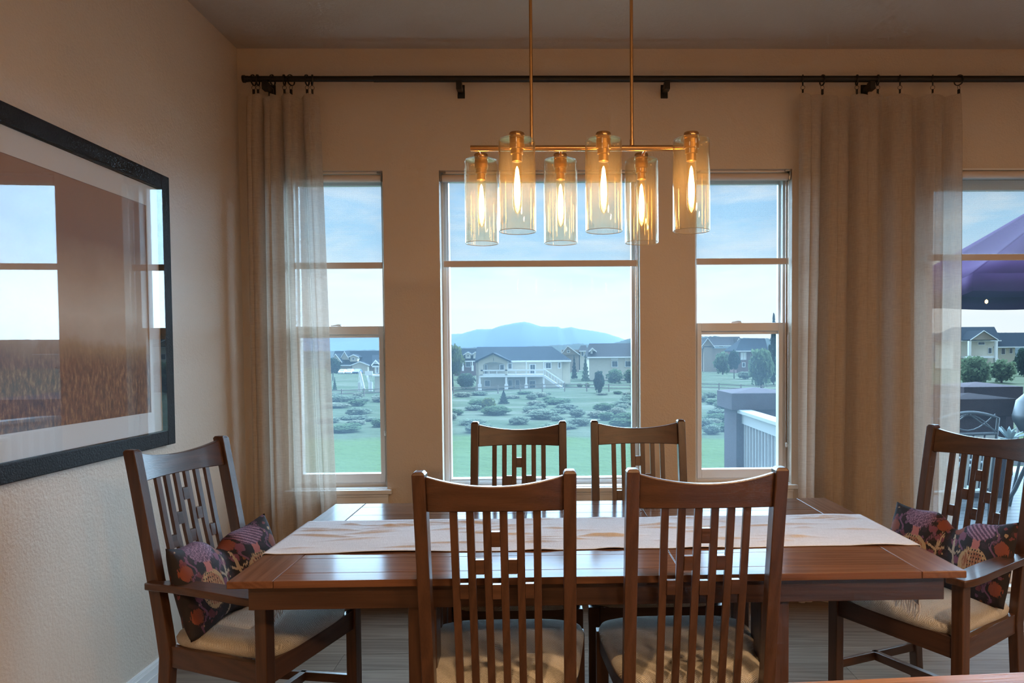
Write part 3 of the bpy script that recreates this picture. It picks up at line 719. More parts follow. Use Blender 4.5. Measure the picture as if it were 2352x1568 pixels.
# ------------------------------------------------------------------ pendant lamp
pd = thing('pendant_lamp', 'brass linear pendant lamp with six glass cylinders', 'lamp', (.1165, 2.584, CZ))
BZ = 2.126
def P(x, y, z): return (x-.1165, y-2.584, z-CZ)
MB().tube([P(-.272, 2.584, BZ), P(.505, 2.584, BZ)], .0105, 16).build('bar', M['brass'], pd, smooth=True)
for x in (-.056, .299):
    MB().tube([P(x, 2.584, BZ+.009), P(x, 2.584, CZ-.02)], .006, 12).tube([P(x, 2.584, BZ+.009), P(x, 2.584, BZ+.03)], .008, 12).build('stem', M['brass'], pd, smooth=True)
MB().box(-.25, .25, -.055, .055, -.022, -.0005).build('ceiling_plate', M['brass'], pd, bevel=.004)
for (x, y) in ((-.247, 2.713), (-.103, 2.455), (.047, 2.713), (.188, 2.455), (.349, 2.713), (.485, 2.455)):
    sy = 1 if y > 2.584 else -1
    ax = x
    MB().tube([P(ax, 2.584+sy*.008, BZ-.002), P(ax, y-sy*.02, BZ+.004)], .0055, 10).build('arm', M['brass'], pd, smooth=True)
    c0 = P(x, y, 0)
    MB().lathe([(.004, 2.142), (.024, 2.141), (.0255, 2.138), (.0255, 2.122), (.024, 2.120), (.004, 2.120)], 24, c0).build('cap', M['brass'], pd, smooth=True)
    MB().lathe([(.024, 2.1185), (.024, 2.104), (.026, 2.103), (.0245, 2.088), (.021, 2.086), (.021, 2.070), (.017, 2.068), (.017, 2.046), (.010, 2.044)], 24, c0).build('socket', M['socket'], pd, smooth=True)
    sg = MB().lathe([(.0265, 2.1205), (.054, 2.1205), (.0600, 2.117), (.0622, 2.110), (.0622, 1.812), (.0600, 1.812), (.0600, 2.109), (.0580, 2.1145), (.053, 2.1175), (.0265, 2.1175)], 48, c0, False)
    sg.build('glass_shade', M['shade_glass'], pd, smooth=True)
    MB().tube([(c0[0]+.0611*math.cos(2*math.pi*k/48), c0[1]+.0611*math.sin(2*math.pi*k/48), c0[2]+1.812) for k in range(49)], .0011, 6, False).build('glass_rim', M['glass_edge'], pd, smooth=True)
    bl = MB().lathe([(.012, 2.0435), (.0155, 2.035), (.0155, 1.90), (.013, 1.885), (.006, 1.873), (.001, 1.871)], 20, c0).build('bulb', M['bulb_glass'], pd, smooth=True)
    fm = MB()
    fm.lathe([(.001, 2.030), (.005, 2.020), (.0105, 1.97), (.0110, 1.935), (.0085, 1.905), (.001, 1.892)], 12, c0)
    fm.build('filament', M['filament'], bl, smooth=True)

# ------------------------------------------------------------------ recessed ceiling lamps, and added fill lamps behind the camera
def downlight(x, y, watts, lab):
    t = thing('recessed_light', lab, 'ceiling light', (x, y, CZ), group='recessed ceiling lights')
    MB().lathe([(.062, -.0005), (.078, -.0005), (.078, -.006), (.066, -.010), (.062, -.006)], 28, (0, 0, 0), False).build('trim_ring', M['trim'], t, smooth=True)
    MB().lathe([(.001, -.003), (.0615, -.003)], 28, (0, 0, 0), False).build('lens', M['lamp_lens'], t)
    ld = bpy.data.lights.new('downlight', 'SPOT'); ld.energy = watts; ld.color = (1.0, .64, .34); ld.spot_size = R(86); ld.spot_blend = .5; ld.shadow_soft_size = .05
    lo = bpy.data.objects.new('downlight', ld); COL.objects.link(lo); lo.parent = t; lo.location = (0, 0, -.02)
def fill_light(x, y, watts, lab):  # added unseen fill lamp behind the camera, wide disk for soft shadows
    t = thing('rear_fill_light', lab, 'ceiling light', (x, y, CZ), group='added round fill lamps')
    MB().lathe([(.30, -.0005), (.31, -.02), (.30, -.045), (.285, -.045), (.28, -.02)], 36, (0, 0, 0), False).build('housing', M['trim'], t, smooth=True)
    MB().lathe([(.001, -.03), (.20, -.028), (.279, -.02)], 36, (0, 0, 0), False).build('diffuser', M['lamp_lens'], t, smooth=True)
    ld = bpy.data.lights.new('fill_lamp', 'AREA'); ld.shape = 'DISK'; ld.size = .54; ld.energy = watts; ld.color = (1.0, .63, .33)
    lo = bpy.data.objects.new('fill_lamp', ld); COL.objects.link(lo); lo.parent = t; lo.location = (0, 0, -.05)
for x, w, lab in ((-.15, 85, 'recessed ceiling light at the left of the front row'), (1.05, 85, 'recessed ceiling light at the right of the front row')): downlight(x, .85, w, lab)
for x, w, lab in ((.4, 34, 'added round fill lamp nearest the left wall'), (2.1, 58, 'added round fill lamp in the middle of the room'), (3.8, 58, 'added round fill lamp nearest the right wall')): fill_light(x, -1.7, w, lab)

# ------------------------------------------------------------------ counter edge at the lower right
ct = thing('counter', 'wood-topped counter edge at the bottom right corner', 'counter', (1.0, .70, FZ), .06)
MB().box(-.75, 1.2, -.30, .30, .955-FZ-.028, .955-FZ-.0).build('counter_top', M['counter'], ct, bevel=.005)
MB().box(-.68, 1.15, -.27, .25, 0, .955-FZ-.0285).build('cabinet', M['white_paint'], ct)

# ================================================================== outdoors
GZ = -4.2
def ground_mat():
    m, t = mat('mown_green_and_meadow'); g = t('ShaderNodeNewGeometry').outputs['Position']
    s = t('ShaderNodeSeparateXYZ', Vector=g); y = s.outputs[1]
    edge = t.math('ADD', y, t.math('MULTIPLY', t.math('SUBTRACT', t.noise(g, .06, 3), .5), 26.0))
    mask = t.ramp(t.math('DIVIDE', edge, 100.0), [(.455, (0, 0, 0)), (.475, (1, 1, 1))])
    lawn = t.mix(t.noise(t.vec(g, (.12, .5, 1)), 1.0, 4), (.046, .066, .026), (.062, .084, .034))
    mead = t.ramp(t.noise(t.vec(g, (.07, .20, 1)), 1.0, 8, .7), [(.30, (.034, .046, .026)), (.5, (.056, .064, .040)), (.66, (.090, .090, .068))])
    b = principled(t, Base_Color=t.mix(mask, lawn, mead), Roughness=.95, Specular_IOR_Level=.0)
    bp = t('ShaderNodeBump', Strength=.6, Distance=.3, Height=t.noise(g, 1.2, 5)); t.l.new(bp.outputs[0], b.inputs['Normal'])
    finish(t, b.outputs[0]); return m
M['ground'] = ground_mat()
def leafy(name, col, rough=.8, metal=0, noise=0, nscale=3):
    m, t = mat(name); c = t('ShaderNodeTexCoord').outputs['Object']
    cc = t.mix(t.noise(c, nscale, 4), tuple(k*(1-noise) for k in col), tuple(k*(1+noise) for k in col))
    df = t('ShaderNodeBsdfDiffuse', Color=cc); tl = t('ShaderNodeBsdfTranslucent', Color=cc)
    finish(t, t('ShaderNodeMixShader', i0=.42, i1=df.outputs[0], i2=tl.outputs[0]).outputs[0]); return m
M['stucco_cream'] = simple('cream_stucco', (.50, .46, .37), .9, 0, .1, 2)
M['stucco_tan'] = simple('tan_siding', (.30, .25, .20), .9, 0, .1, 2)
M['brick_red'] = simple('red_brick_siding', (.15, .095, .088), .9, 0, .2, 6)
M['roof'] = simple('grey_shingles', (.012, .016, .022), .9, 0, .25, 3)
M['roof_b'] = simple('brown_shingles', (.024, .021, .022), .9, 0, .25, 3)
M['house_trim'] = simple('house_white_trim', (.66, .67, .66), .7)
M['house_glass'] = simple('house_window_glass', (.05, .07, .09), .12)
M['leaf_green'] = leafy('green_leaves', (.075, .105, .055), .8, 0, .5, 3)
M['leaf_dark'] = leafy('dark_conifer_needles', (.018, .032, .02), .85, 0, .5, 3)
M['leaf_yellow'] = leafy('yellow_green_leaves', (.085, .10, .032), .8, 0, .4, 3)
M['leaf_sage'] = leafy('sage_scrub_leaves', (.125, .145, .10), .85, 0, .4, 3)
M['leaf_straw'] = leafy('straw_coloured_scrub', (.17, .17, .12), .85, 0, .4, 3)
M['bark'] = simple('tree_bark', (.06, .045, .035), .9)
M['hill'] = simple('forested_hill', (.022, .030, .030), .95, 0, .3, .02)
M['mountain'] = simple('haze_blue_mountain', (.062, .085, .135), .95, 0, .06, .002)  # aerial haze is put into the blue base colour
M['pillar'] = simple('purple_brown_stucco', (.062, .046, .052), .9, 0, .15, 30, .4, 90)
M['rail_white'] = simple('pale_railing_paint', (.26, .27, .28), .5)
M['deck'] = wood('grey_deck_board', 0, (.075, .075, .078), (.13, .13, .135), .5, 0, 30, .2)
M['umbrella'] = simple('purple_canvas', (.042, .015, .055), .85, 0, .08, 6)
M['patio_metal'] = simple('patio_metal', (.035, .042, .05), .5, .3)
M['sling'] = simple('pale_sling_cloth', (.22, .24, .24), .8)
M['pale_leaf'] = simple('pale_silver_leaves', (.22, .29, .31), .45)
M['clay'] = simple('plant_pot', (.20, .20, .21), .7)
M['car_white'] = simple('white_car_paint', (.62, .64, .66), .25)
M['car_blue'] = simple('blue_car_paint', (.07, .11, .22), .25)
M['rubber'] = simple('tyre', (.015, .015, .016), .8)
M['bare_wood'] = simple('weathered_fence_wood', (.20, .17, .14), .9)

for k in ('stucco_cream', 'stucco_tan', 'brick_red', 'roof', 'roof_b', 'house_trim', 'bark', 'hill', 'mountain', 'pillar', 'umbrella', 'sling', 'bare_wood'):
    M[k].node_tree.nodes['Principled BSDF'].inputs['Specular IOR Level'].default_value = .03
rg = random.Random(21)
# ground sheet and distant relief
def gz(x, y):
    k = max(0, min(1, (y-50)/60)); return GZ + .35*math.sin(x*.09+1)*k*math.sin(y*.07) + .15*math.sin(x*.31+y*.2)*k - max(0, 9-y)*.02
ring_y = [5.2]+[5.2*1.085**i for i in range(1, 92)]
mb = MB(); nx = 90
for yy in ring_y:
    half = max(40, yy*1.3)
    for i in range(nx+1):
        x = -half + 2*half*i/nx; mb.v.append((x, yy, gz(x, yy) if yy < 1200 else GZ))
for j in range(len(ring_y)-1):
    for i in range(nx): mb.f.append((j*(nx+1)+i, j*(nx+1)+i+1, (j+1)*(nx+1)+i+1, (j+1)*(nx+1)+i))
mb.build('ground', M['ground'], smooth=True, label='mown golf green turning to dry meadow outside the windows', cat='ground', kind='structure')
def ridge(name, pts, Y, back, m, lab, jag, seed, cat='mountain'):
    r_ = random.Random(seed); top = []
    for (x0_, y0_), (x1_, y1_) in zip(pts, pts[1:]):
        n_ = max(2, int(abs(x1_-x0_)/4))
        for k in range(n_):
            u = k/n_; q = onY(x0_+(x1_-x0_)*u, y0_+(y1_-y0_)*u + r_.uniform(-jag, jag), Y); top.append((q.x, q.z))
    rows = [[(x, Y-back*(1-v)*1.0 - back*.25*math.sin(x/back*5)*(1-v), GZ-3+(z-GZ+3)*(v**.8)*(1+(.03*math.sin(x/back*9+v*6))*(1-v))) for x, z in top] for v in (0, .25, .5, .75, .9, 1.0)]
    rows.append([(x, Y+back, GZ-3) for x, z in top])
    MB().rings(rows, False, False).build(name, m, smooth=True, label=lab, cat=cat, kind='structure')
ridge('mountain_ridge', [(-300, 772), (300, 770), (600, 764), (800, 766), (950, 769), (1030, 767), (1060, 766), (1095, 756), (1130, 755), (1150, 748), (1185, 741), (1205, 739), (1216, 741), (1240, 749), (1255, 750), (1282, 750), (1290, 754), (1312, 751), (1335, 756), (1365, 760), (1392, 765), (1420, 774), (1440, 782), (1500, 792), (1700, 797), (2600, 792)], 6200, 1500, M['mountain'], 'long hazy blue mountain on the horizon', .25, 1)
ridge('wooded_hill', [(-200, 805), (500, 806), (760, 806), (800, 804), (900, 803), (1000, 802), (1040, 800), (1090, 797), (1180, 797), (1240, 794), (1300, 791), (1330, 788), (1360, 792), (1410, 788), (1440, 779), (1470, 774), (1500, 772), (1560, 774), (1640, 772), (1700, 776), (1800, 778), (2200, 763), (2300, 764), (2600, 762)], 420, 110, M['hill'], 'low dark wooded hill behind the houses', .9, 2, 'hill')

# ---- vegetation: a few shared leaf clouds
def leaf_cloud(name, shape, count, leaf, seed):
    r_ = random.Random(seed); mb = MB()
    for _ in range(count):
        if shape == 'cone':
            z = r_.random()**1.35; rad = (1-z)*.5*(.55+.45*r_.random()); rad *= (.82+.18*math.sin(z*42)); a = r_.uniform(0, 6.283); c_ = Vector((rad*math.cos(a), rad*math.sin(a), .06+z*.94))
        else:
            while True:
                c_ = Vector((r_.uniform(-1, 1), r_.uniform(-1, 1), r_.uniform(-1, 1)))
                if .35 < c_.length < 1: break
            lump = .78+.22*math.sin(c_.x*5+seed)*math.sin(c_.y*6+1)*math.sin(c_.z*5+2)
            c_ = c_*lump
            if shape == 'shrub': c_ = Vector((c_.x*.5, c_.y*.5, .42+c_.z*.46))
            else: c_ = Vector((c_.x*.5, c_.y*.5, .62+c_.z*.38))
        n_ = Vector((r_.gauss(0, 1), r_.gauss(0, 1), r_.gauss(0, 1))).normalized(); a_ = n_.orthogonal().normalized()*leaf*r_.uniform(.6, 1.3); b_ = n_.cross(a_)*r_.uniform(.5, .9)
        mb.add([c_-a_, c_-b_, c_+a_, c_+b_], [(0, 1, 2, 3)])
    return mb.mesh(name)
LC = {'conifer': leaf_cloud('crown', 'cone', 1500, .045, 1), 'tree': leaf_cloud('crown', 'tree', 1500, .05, 2), 'tree2': leaf_cloud('crown', 'tree', 1100, .055, 5), 'shrub': leaf_cloud('crown', 'shrub', 1000, .06, 3), 'shrub2': leaf_cloud('crown', 'shrub', 800, .065, 7)}
LCM = {}
def leaf_mesh(kind, m):
    if (kind, m) not in LCM:
        me = LC[kind].copy(); me.materials.append(M[m]); LCM[kind, m] = me
    return LCM[kind, m]
TR = {}
def trunk_mesh(h):
    k = round(h, 2)
    if k not in TR: TR[k] = MB().lathe([(.035, 0), (.024, h*.5), (.010, h)], 7).mesh('trunk', True); TR[k].materials.append(M['bark'])
    return TR[k]
def plant(name, kind, m, px, pyb, pyt, pw, label, cat, group, Y=None):
    base = onZ(px, pyb, GZ) if Y is None else Vector((onY(px, 800, Y).x, Y, 0)); Y_ = base.y
    top = onY(px, pyt, Y_).z; zg = gz(base.x, Y_)-.05 if Y_ < 400 else GZ; H = top-zg; W_ = pw*Y_/F_PX
    t = thing(name, label, cat, (base.x, Y_, zg), rg.uniform(0, 6.28), group); t.scale = (W_, W_, H)
    obj('foliage', leaf_mesh(kind, m), None, t); obj('trunk' if 'shrub' not in kind else 'stem', trunk_mesh(.9 if kind == 'conifer' else .55), None, t)
    return t
G1, G2 = 'trees among the far houses', 'shrubs in the meadow'
PL = [
 ('fir_tree', 'conifer', 'leaf_dark', 1157, 927, 896, 30, 'small dark fir standing alone in the meadow', 'tree', G1),
 ('bush', 'shrub', 'leaf_yellow', 1121, 944, 903, 42, 'yellow-green bush left of the small meadow fir', 'bush', G2),
 ('tree', 'tree', 'leaf_yellow', 1040, 893, 783, 62, 'tall yellowing tree at the left edge of the picture window', 'tree', G1),
 ('bush', 'shrub', 'leaf_green', 1070, 892, 846, 52, 'dark bush between the yellowing tree and the arched house', 'bush', G2),
 ('fir_tree', 'conifer', 'leaf_dark', 1319, 868, 816, 17, 'slim fir at the right gable of the arched house', 'tree', G1),
 ('fir_tree', 'conifer', 'leaf_green', 1345, 874, 815, 22, 'slim olive fir left of the long cream house', 'tree', G1),
 ('bush', 'shrub', 'leaf_dark', 1376, 906, 836, 30, 'dark upright bush at the corner of the long cream house', 'bush', G2),
 ('bush', 'shrub2', 'leaf_green', 1412, 882, 838, 48, 'round olive bush before the windows of the long cream house', 'bush', G2),
 ('bush', 'shrub', 'leaf_green', 1447, 880, 838, 36, 'olive bush at the right edge of the picture window', 'bush', G2),
 ('bush', 'shrub', 'leaf_yellow', 1332, 893, 877, 16, 'small ochre bush on the slope left of the pair', 'bush', G2),
 ('bush', 'shrub2', 'leaf_yellow', 1349, 893, 876, 15, 'small ochre bush on the slope right of the pair', 'bush', G2),
 ('tree', 'tree', 'leaf_dark', 765, 872, 818, 40, 'dark round tree beside the parked cars', 'tree', G1),
 ('fir_tree', 'conifer', 'leaf_green', 769, 893, 866, 12, 'little green fir below the parked cars', 'tree', G1),
 ('tree', 'shrub2', 'leaf_green', 1660, 864, 795, 52, 'leafy tree before the left gable house in the narrow window', 'tree', G1),
 ('tree', 'tree', 'leaf_dark', 1686, 872, 800, 34, 'dark tree between the two houses in the narrow window', 'tree', G1),
 ('tree', 'shrub', 'leaf_green', 1748, 890, 772, 70, 'big loose tree behind the stucco deck pillar', 'tree', G1),
 ('fir_tree', 'conifer', 'leaf_dark', 1777, 880, 721, 46, 'tallest fir, its tip above the sash of the narrow window', 'tree', G1),
 ('bush', 'shrub', 'leaf_sage', 1712, 872, 848, 44, 'pale shrub above the stucco deck pillar', 'bush', G2),
 ('tree', 'shrub', 'leaf_green', 2240, 893, 796, 84, 'leafy tree behind the left stucco cap by the patio door', 'tree', G1),
 ('tree', 'shrub2', 'leaf_green', 2300, 884, 812, 72, 'lower leafy tree right of its neighbour outside the patio door', 'tree', G1),
 ('tree', 'shrub', 'leaf_dark', 2352, 865, 780, 46, 'dark tree cut by the right edge of the photo', 'tree', G1),
]
for a in PL: plant(*a)
# meadow scrub between the green and the houses
names = 'low sage scrub clump in the meadow'
placed = [(onZ(a, b, GZ).x, onZ(a, b, GZ).y, 1.6) for a, b in ((1376, 906), (1157, 927), (1121, 944))]
for i in range(400):
    y_ = 905+95*rg.random(); xx = rg.choice([rg.uniform(1030, 1465), rg.uniform(1190, 1465), rg.uniform(745, 880), rg.uniform(1605, 1700)])
    sz = (y_-815)/160; hh = rg.uniform(12, 30)*sz; ww = rg.uniform(40, 110)*sz
    q = onZ(xx, y_, GZ); rad = ww*q.y/F_PX/2
    if any((q.x-a)**2+(q.y-b)**2 < (rad+r2)**2*.85 for a, b, r2 in placed): continue
    placed.append((q.x, q.y, rad)); tone = rg.choice(['leaf_sage', 'leaf_sage', 'leaf_green', 'leaf_straw'])
    plant('scrub', rg.choice(['shrub', 'shrub2']), tone, xx, y_, y_-hh, ww, '%s %s scrub clump, %s meadow, %s' % ('wide low' if ww > hh*4.2 else 'rounded', {'leaf_sage': 'sage-grey', 'leaf_green': 'dull green', 'leaf_straw': 'straw-coloured'}[tone], 'near' if y_ > 965 else 'middle' if y_ > 932 else 'far', 'left window' if xx < 900 else 'narrow window' if xx > 1550 else 'left of the picture window' if xx < 1240 else 'right of the picture window'), 'scrub', 'low scrub clumps in the meadow')
    if len(placed) > 85: break

# ---- houses
def house(name, label, Y, mats):
    t = thing(name, label, 'house', group='houses across the meadow')
    wall, roof = mats
    def hp(x, y, yy=Y): q = onY(x, y, yy); return q.x, q.z
    def wallbox(x0, x1, yt, yb, d0=0, d1=8, m=None, nm='wall'):
        a, zt = hp(x0, yt, Y+d0); b, zb = hp(x1, yb, Y+d0)
        MB().box(a, b, Y+d0, Y+d1, min(zb, gz(a, Y)-.5) if yb > 880 else zb, zt).build(nm, m or M[wall], t)
    def roofp(x0, x1, ye, yr, depth=6, hipl=0, hipr=0, d0=-.6, m=None, nm='roof'):
        a, ze = hp(x0, ye, Y+d0); b, _ = hp(x1, ye, Y+d0); a2, zr = hp(x0, yr, Y+depth); b2, _ = hp(x1, yr, Y+depth)
        a2 += hipl; b2 -= hipr; yb_ = Y+2*depth-d0
        MB().add([(a, Y+d0, ze), (b, Y+d0, ze), (b2, Y+depth, zr), (a2, Y+depth, zr), (a, yb_, ze), (b, yb_, ze), (a, Y+d0, ze-.25), (b, Y+d0, ze-.25), (a, yb_, ze-.25), (b, yb_, ze-.25)],
                 [(0, 1, 2, 3), (3, 2, 5, 4), (0, 3, 4), (1, 5, 2), (6, 7, 1, 0), (8, 4, 5, 9), (6, 0, 4, 8), (7, 9, 5, 1), (6, 8, 9, 7)]).build(nm, m or M[roof], t)
        MB().box(a, b, Y+d0-.12, Y+d0-.005, ze-.28, ze-.02).build('eave_board', M['house_trim'], t)
    def gable(x0, xp, x1, ye, yp, d0=-1.5, d1=5, m=None, over=.35):
        a, ze = hp(x0, ye, Y+d0); p_, zp = hp(xp, yp, Y+d0); b, _ = hp(x1, ye, Y+d0)
        MB().prism([(a, ze), (b, ze), (p_, zp)], Y+d0, Y+d1).build('gable', m or M[wall], t)
        for q in (a, b):
            s = -1 if q == a else 1
            dirx = (q-p_); L_ = math.hypot(dirx, zp-ze); ex, ez = q+dirx/L_*over, ze-(zp-ze)/L_*over
            MB().prism([(ex, ez), (p_, zp), (p_, zp+.22), (ex, ez+.22)], Y+d0-.4, Y+d1).build('roof_slope', M[roof], t)
            MB().prism([(ex, ez-.06), (p_, zp-.06), (p_, zp+.2), (ex, ez+.2)], Y+d0-.48, Y+d0-.405).build('barge_board', M['house_trim'], t)
    def win(x0, x1, yt, yb, d=0, panes=2, m=None):
        a, zt = hp(x0, yt, Y+d); b, zb = hp(x1, yb, Y+d)
        f = MB().frame(a, b, zb, zt, .13, Y+d-.10, Y+d-.003).build('window', M['house_trim'], t)
        w_ = (b-a-.26)/panes
        for i in range(panes): MB().box(a+.13+i*w_+.03, a+.13+(i+1)*w_-.03, Y+d-.05, Y+d-.01, zb+.13, zt-.13).build('pane', m or M['house_glass'], f)
        return f
    def col(x0, x1, yt, yb, d):
        a, zt = hp(x0, yt, Y+d); b, zb = hp(x1, yb, Y+d); cx = (a+b)/2; w_ = (b-a)/2
        MB().box(a, b, Y+d-w_, Y+d+w_, zb-.4, zt).box(a-.12, b+.12, Y+d-w_-.12, Y+d+w_+.12, zb-.4, zb+1.0).build('column', M['house_trim'], t)
    return t, hp, wallbox, roofp, gable, win, col

# the large house with the arched balcony
Yh = 112
t, hp, wallbox, roofp, gable, win, col = house('arched_balcony_house', 'large cream house with arched balcony, columns and outside stair', Yh, ('stucco_cream', 'roof'))
wallbox(1093, 1292, 826, 897, 0, 11); wallbox(1292, 1310, 827, 880, 1.5, 10)
roofp(1091, 1312, 828, 796.5, 6.5, .3, 3.2)
# gable front with arch over the balcony
a, ze = hp(1099, 829, Yh-3); p_, zp = hp(1133, 813.5, Yh-3); b, _ = hp(1165, 829, Yh-3)
x0, za = hp(1109, 838.5, Yh-3); x1, zt = hp(1160, 831, Yh-3)
arch = [(x0+(x1-x0)*i/12, za+(zt-za)*math.sin(math.pi*i/12)**.6) for i in range(13)]
_, zbal = hp(1100, 862, Yh-3)
def seg(poly): MB().prism(poly, Yh-3, Yh-2.7).build('gable_front', M['stucco_cream'], t)
seg([(a, ze), (p_, zp), (p_, zt)] + [q for q in reversed(arch[:7])][1:] + [(x0, zbal), (a, zbal)])
seg([(p_, zp), (b, ze), (b, zbal), (x1, zbal)] + [q for q in reversed(arch[6:])][0:])
for sx, q in ((-1, a), (1, b)):
    MB().prism([(q+sx*.5, ze-.25), (p_, zp), (p_, zp+.25), (q+sx*.5, ze)], Yh-3.5, Yh+3).build('roof_slope', M['roof'], t)
def hbox(x0, x1, yt, yb, d0, d1, nm, m):
    a, zt_ = hp(x0, yt, Yh+d0); b, zb_ = hp(x1, yb, Yh+d0); return MB().box(a, b, Yh+d0, Yh+d1, zb_, zt_).build(nm, M[m], t)
hbox(1102, 1249, 860.5, 865, -3.0, -.02, 'balcony_floor', 'house_trim')
hbox(1104, 1248, 849, 851, -3.0, -2.85, 'handrail', 'house_trim'); hbox(1104, 1248, 858, 859, -2.95, -2.9, 'handrail', 'house_trim')
for px in (1123, 1141, 1185, 1228): hbox(px-.9, px+.9, 851, 860, -3.0, -2.88, 'rail_post', 'house_trim')
for px in (1099.5, 1160.5, 1206.5, 1246.5): col(px, px+4.6, 862, 897, -2.8)
for px in (1206.5, 1246.5): hbox(px+1, px+3.6, 828, 862, -2.9, -2.7, 'rail_post', 'house_trim')
for w_ in ((1112, 1120, 836, 860), (1147, 1159, 836, 851), (1166, 1177, 833, 848), (1252, 1267, 831.5, 847), (1281, 1289, 831, 846), (1112, 1127, 872, 888), (1166, 1177.5, 871, 890), (1183, 1194.5, 871, 890)): win(*w_)
f = win(1216, 1231, 835.5, 859); f.name = 'balcony_door'
f = win(1214.5, 1231, 873, 893); f.name = 'patio_door'
# outside stair
a, z1_ = hp(1250, 862, Yh-2.5); b, z0_ = hp(1296, 893, Yh-2.5)
st = MB()
for i in range(14):
    u = i/14; xx = a+(b-a)*u; zz_ = z1_+(z0_-z1_)*u; st.box(xx, xx+(b-a)/14+.02, Yh-2.9, Yh-1.7, zz_-.30, zz_)
st.build('outside_stair', M['house_trim'], t)
for dy in (-2.95, -1.65): MB().bar((a, Yh+dy, z1_+.95), (b, Yh+dy, z0_+.95), .1, .16).bar((a, Yh+dy, z1_-.1), (b, Yh+dy, z0_-.1), .1, .34).build('stair_rail', M['house_trim'], t)
for i in range(7):
    u = (i+.5)/7; xx = a+(b-a)*u; zz_ = z1_+(z0_-z1_)*u; MB().box(xx-.04, xx+.04, Yh-2.98, Yh-2.9, zz_, zz_+.9).build('stair_baluster', M['house_trim'], t)

t, hp, wallbox, roofp, gable, win, col = house('dormer_house', 'red-walled house with white dormers left of the arched house', 190, ('brick_red', 'roof'))
wallbox(1043, 1096, 826, 862); roofp(1060, 1100, 828, 800, 6); gable(1040, 1050, 1064, 828, 801, -1, 8)
gable(1067, 1075, 1083, 814, 809, 0, 4, M['house_trim']); wallbox(1069, 1081, 814, 823, 0, 4, M['house_trim'], 'dormer'); win(1072, 1078, 814, 820, 0, 1)
gable(1085, 1092, 1099, 814, 809, 0, 4, M['house_trim']); wallbox(1087, 1097, 814, 823, 0, 4, M['house_trim'], 'dormer')
win(1069, 1082, 830, 843); col(1062, 1064, 828, 848, -1.5); col(1084, 1086, 828, 848, -1.5); win(1047, 1054, 814, 821, -1, 1)

t, hp, wallbox, roofp, gable, win, col = house('long_cream_house', 'long cream house at the right of the picture window', 148, ('stucco_cream', 'roof_b'))
wallbox(1353, 1500, 817, 872, 0, 12); roofp(1349, 1505, 819, 788.5, 7, .4, 3)
gable(1355, 1360.5, 1367, 806, 800.5, 0, 4, M['house_trim']); wallbox(1357, 1361, 806, 812, 0, 3, M['house_trim'], 'dormer')
win(1404.5, 1419.5, 828, 843); win(1435, 1450, 828, 843); wallbox(1403.5, 1420, 822.5, 826.5, -.1, 0, M['house_trim'], 'lintel'); wallbox(1435, 1450, 822.5, 825.5, -.1, 0, M['house_trim'], 'lintel')

t, hp, wallbox, roofp, gable, win, col = house('tan_gable_house', 'tan gabled house glimpsed between the two cream houses', 200, ('stucco_tan', 'roof_b'))
wallbox(1290, 1330, 803, 855); gable(1288, 1304, 1330, 814, 795, -1, 9, M['stucco_tan']); win(1302, 1309, 804, 810, -1, 1)
wallbox(1332, 1345, 805, 850, 0, 8, M['stucco_cream'], 'tower'); roofp(1330, 1350, 805, 793, 4, .5, .5); win(1335, 1341, 807, 818, 0, 1)

t, hp, wallbox, roofp, gable, win, col = house('garage_house', 'blue-grey gabled house behind the parked cars', 216, ('stucco_tan', 'roof'))
wallbox(762, 886, 836, 866, 0, 10); roofp(760, 900, 838, 806, 7, 1.2, 1)
gable(762, 771, 785, 831, 813.5, -1, 6, M['stucco_cream']); gable(781, 792, 803, 826, 808, 1, 7, M['stucco_cream'])
gable(802, 812, 823, 820, 815, 0, 5, M['stucco_cream']); wallbox(804, 821, 820, 830, 0, 4, M['stucco_cream'], 'dormer'); win(808, 815, 821, 827)
gable(807, 827, 847, 839, 831, -2, 4, M['stucco_cream']); wallbox(809, 845, 839, 866, -2, 0, M['stucco_cream']); win(797, 811, 846, 858, -2.02, 1, M['house_trim']); win(816, 826, 846, 858, -2.02, 1, M['house_trim'])
t, hp, wallbox, roofp, gable, win, col = house('raised_deck_house', 'pale house with raised deck and stair, right in the left window', 112, ('stucco_cream', 'roof'))
wallbox(860, 930, 838, 893, 0, 9); roofp(855, 940, 839, 815, 5); gable(858, 864, 871, 836, 829, -1, 4, M['house_trim']); win(863, 870, 839, 858, 0, 1)
wallbox(846, 872, 861, 864, -3, -.02, M['house_trim'], 'deck_floor'); wallbox(838, 856, 852, 862, -3.1, -3, M['house_trim'], 'deck_rail')
for px in (824, 826.5, 848, 853): col(px, px+1.2, 862, 892, -2.6)
a, z1_ = hp(826, 853, 109); b, z0_ = hp(836, 893, 109)
MB().bar((a, 109, z1_), (b, 109, z0_), .3, .35).build('stair_rail', M['house_trim'], t); MB().bar((a+.8, 110, z1_), (b+.8, 110, z0_), .3, .35).build('stair_rail', M['house_trim'], t)

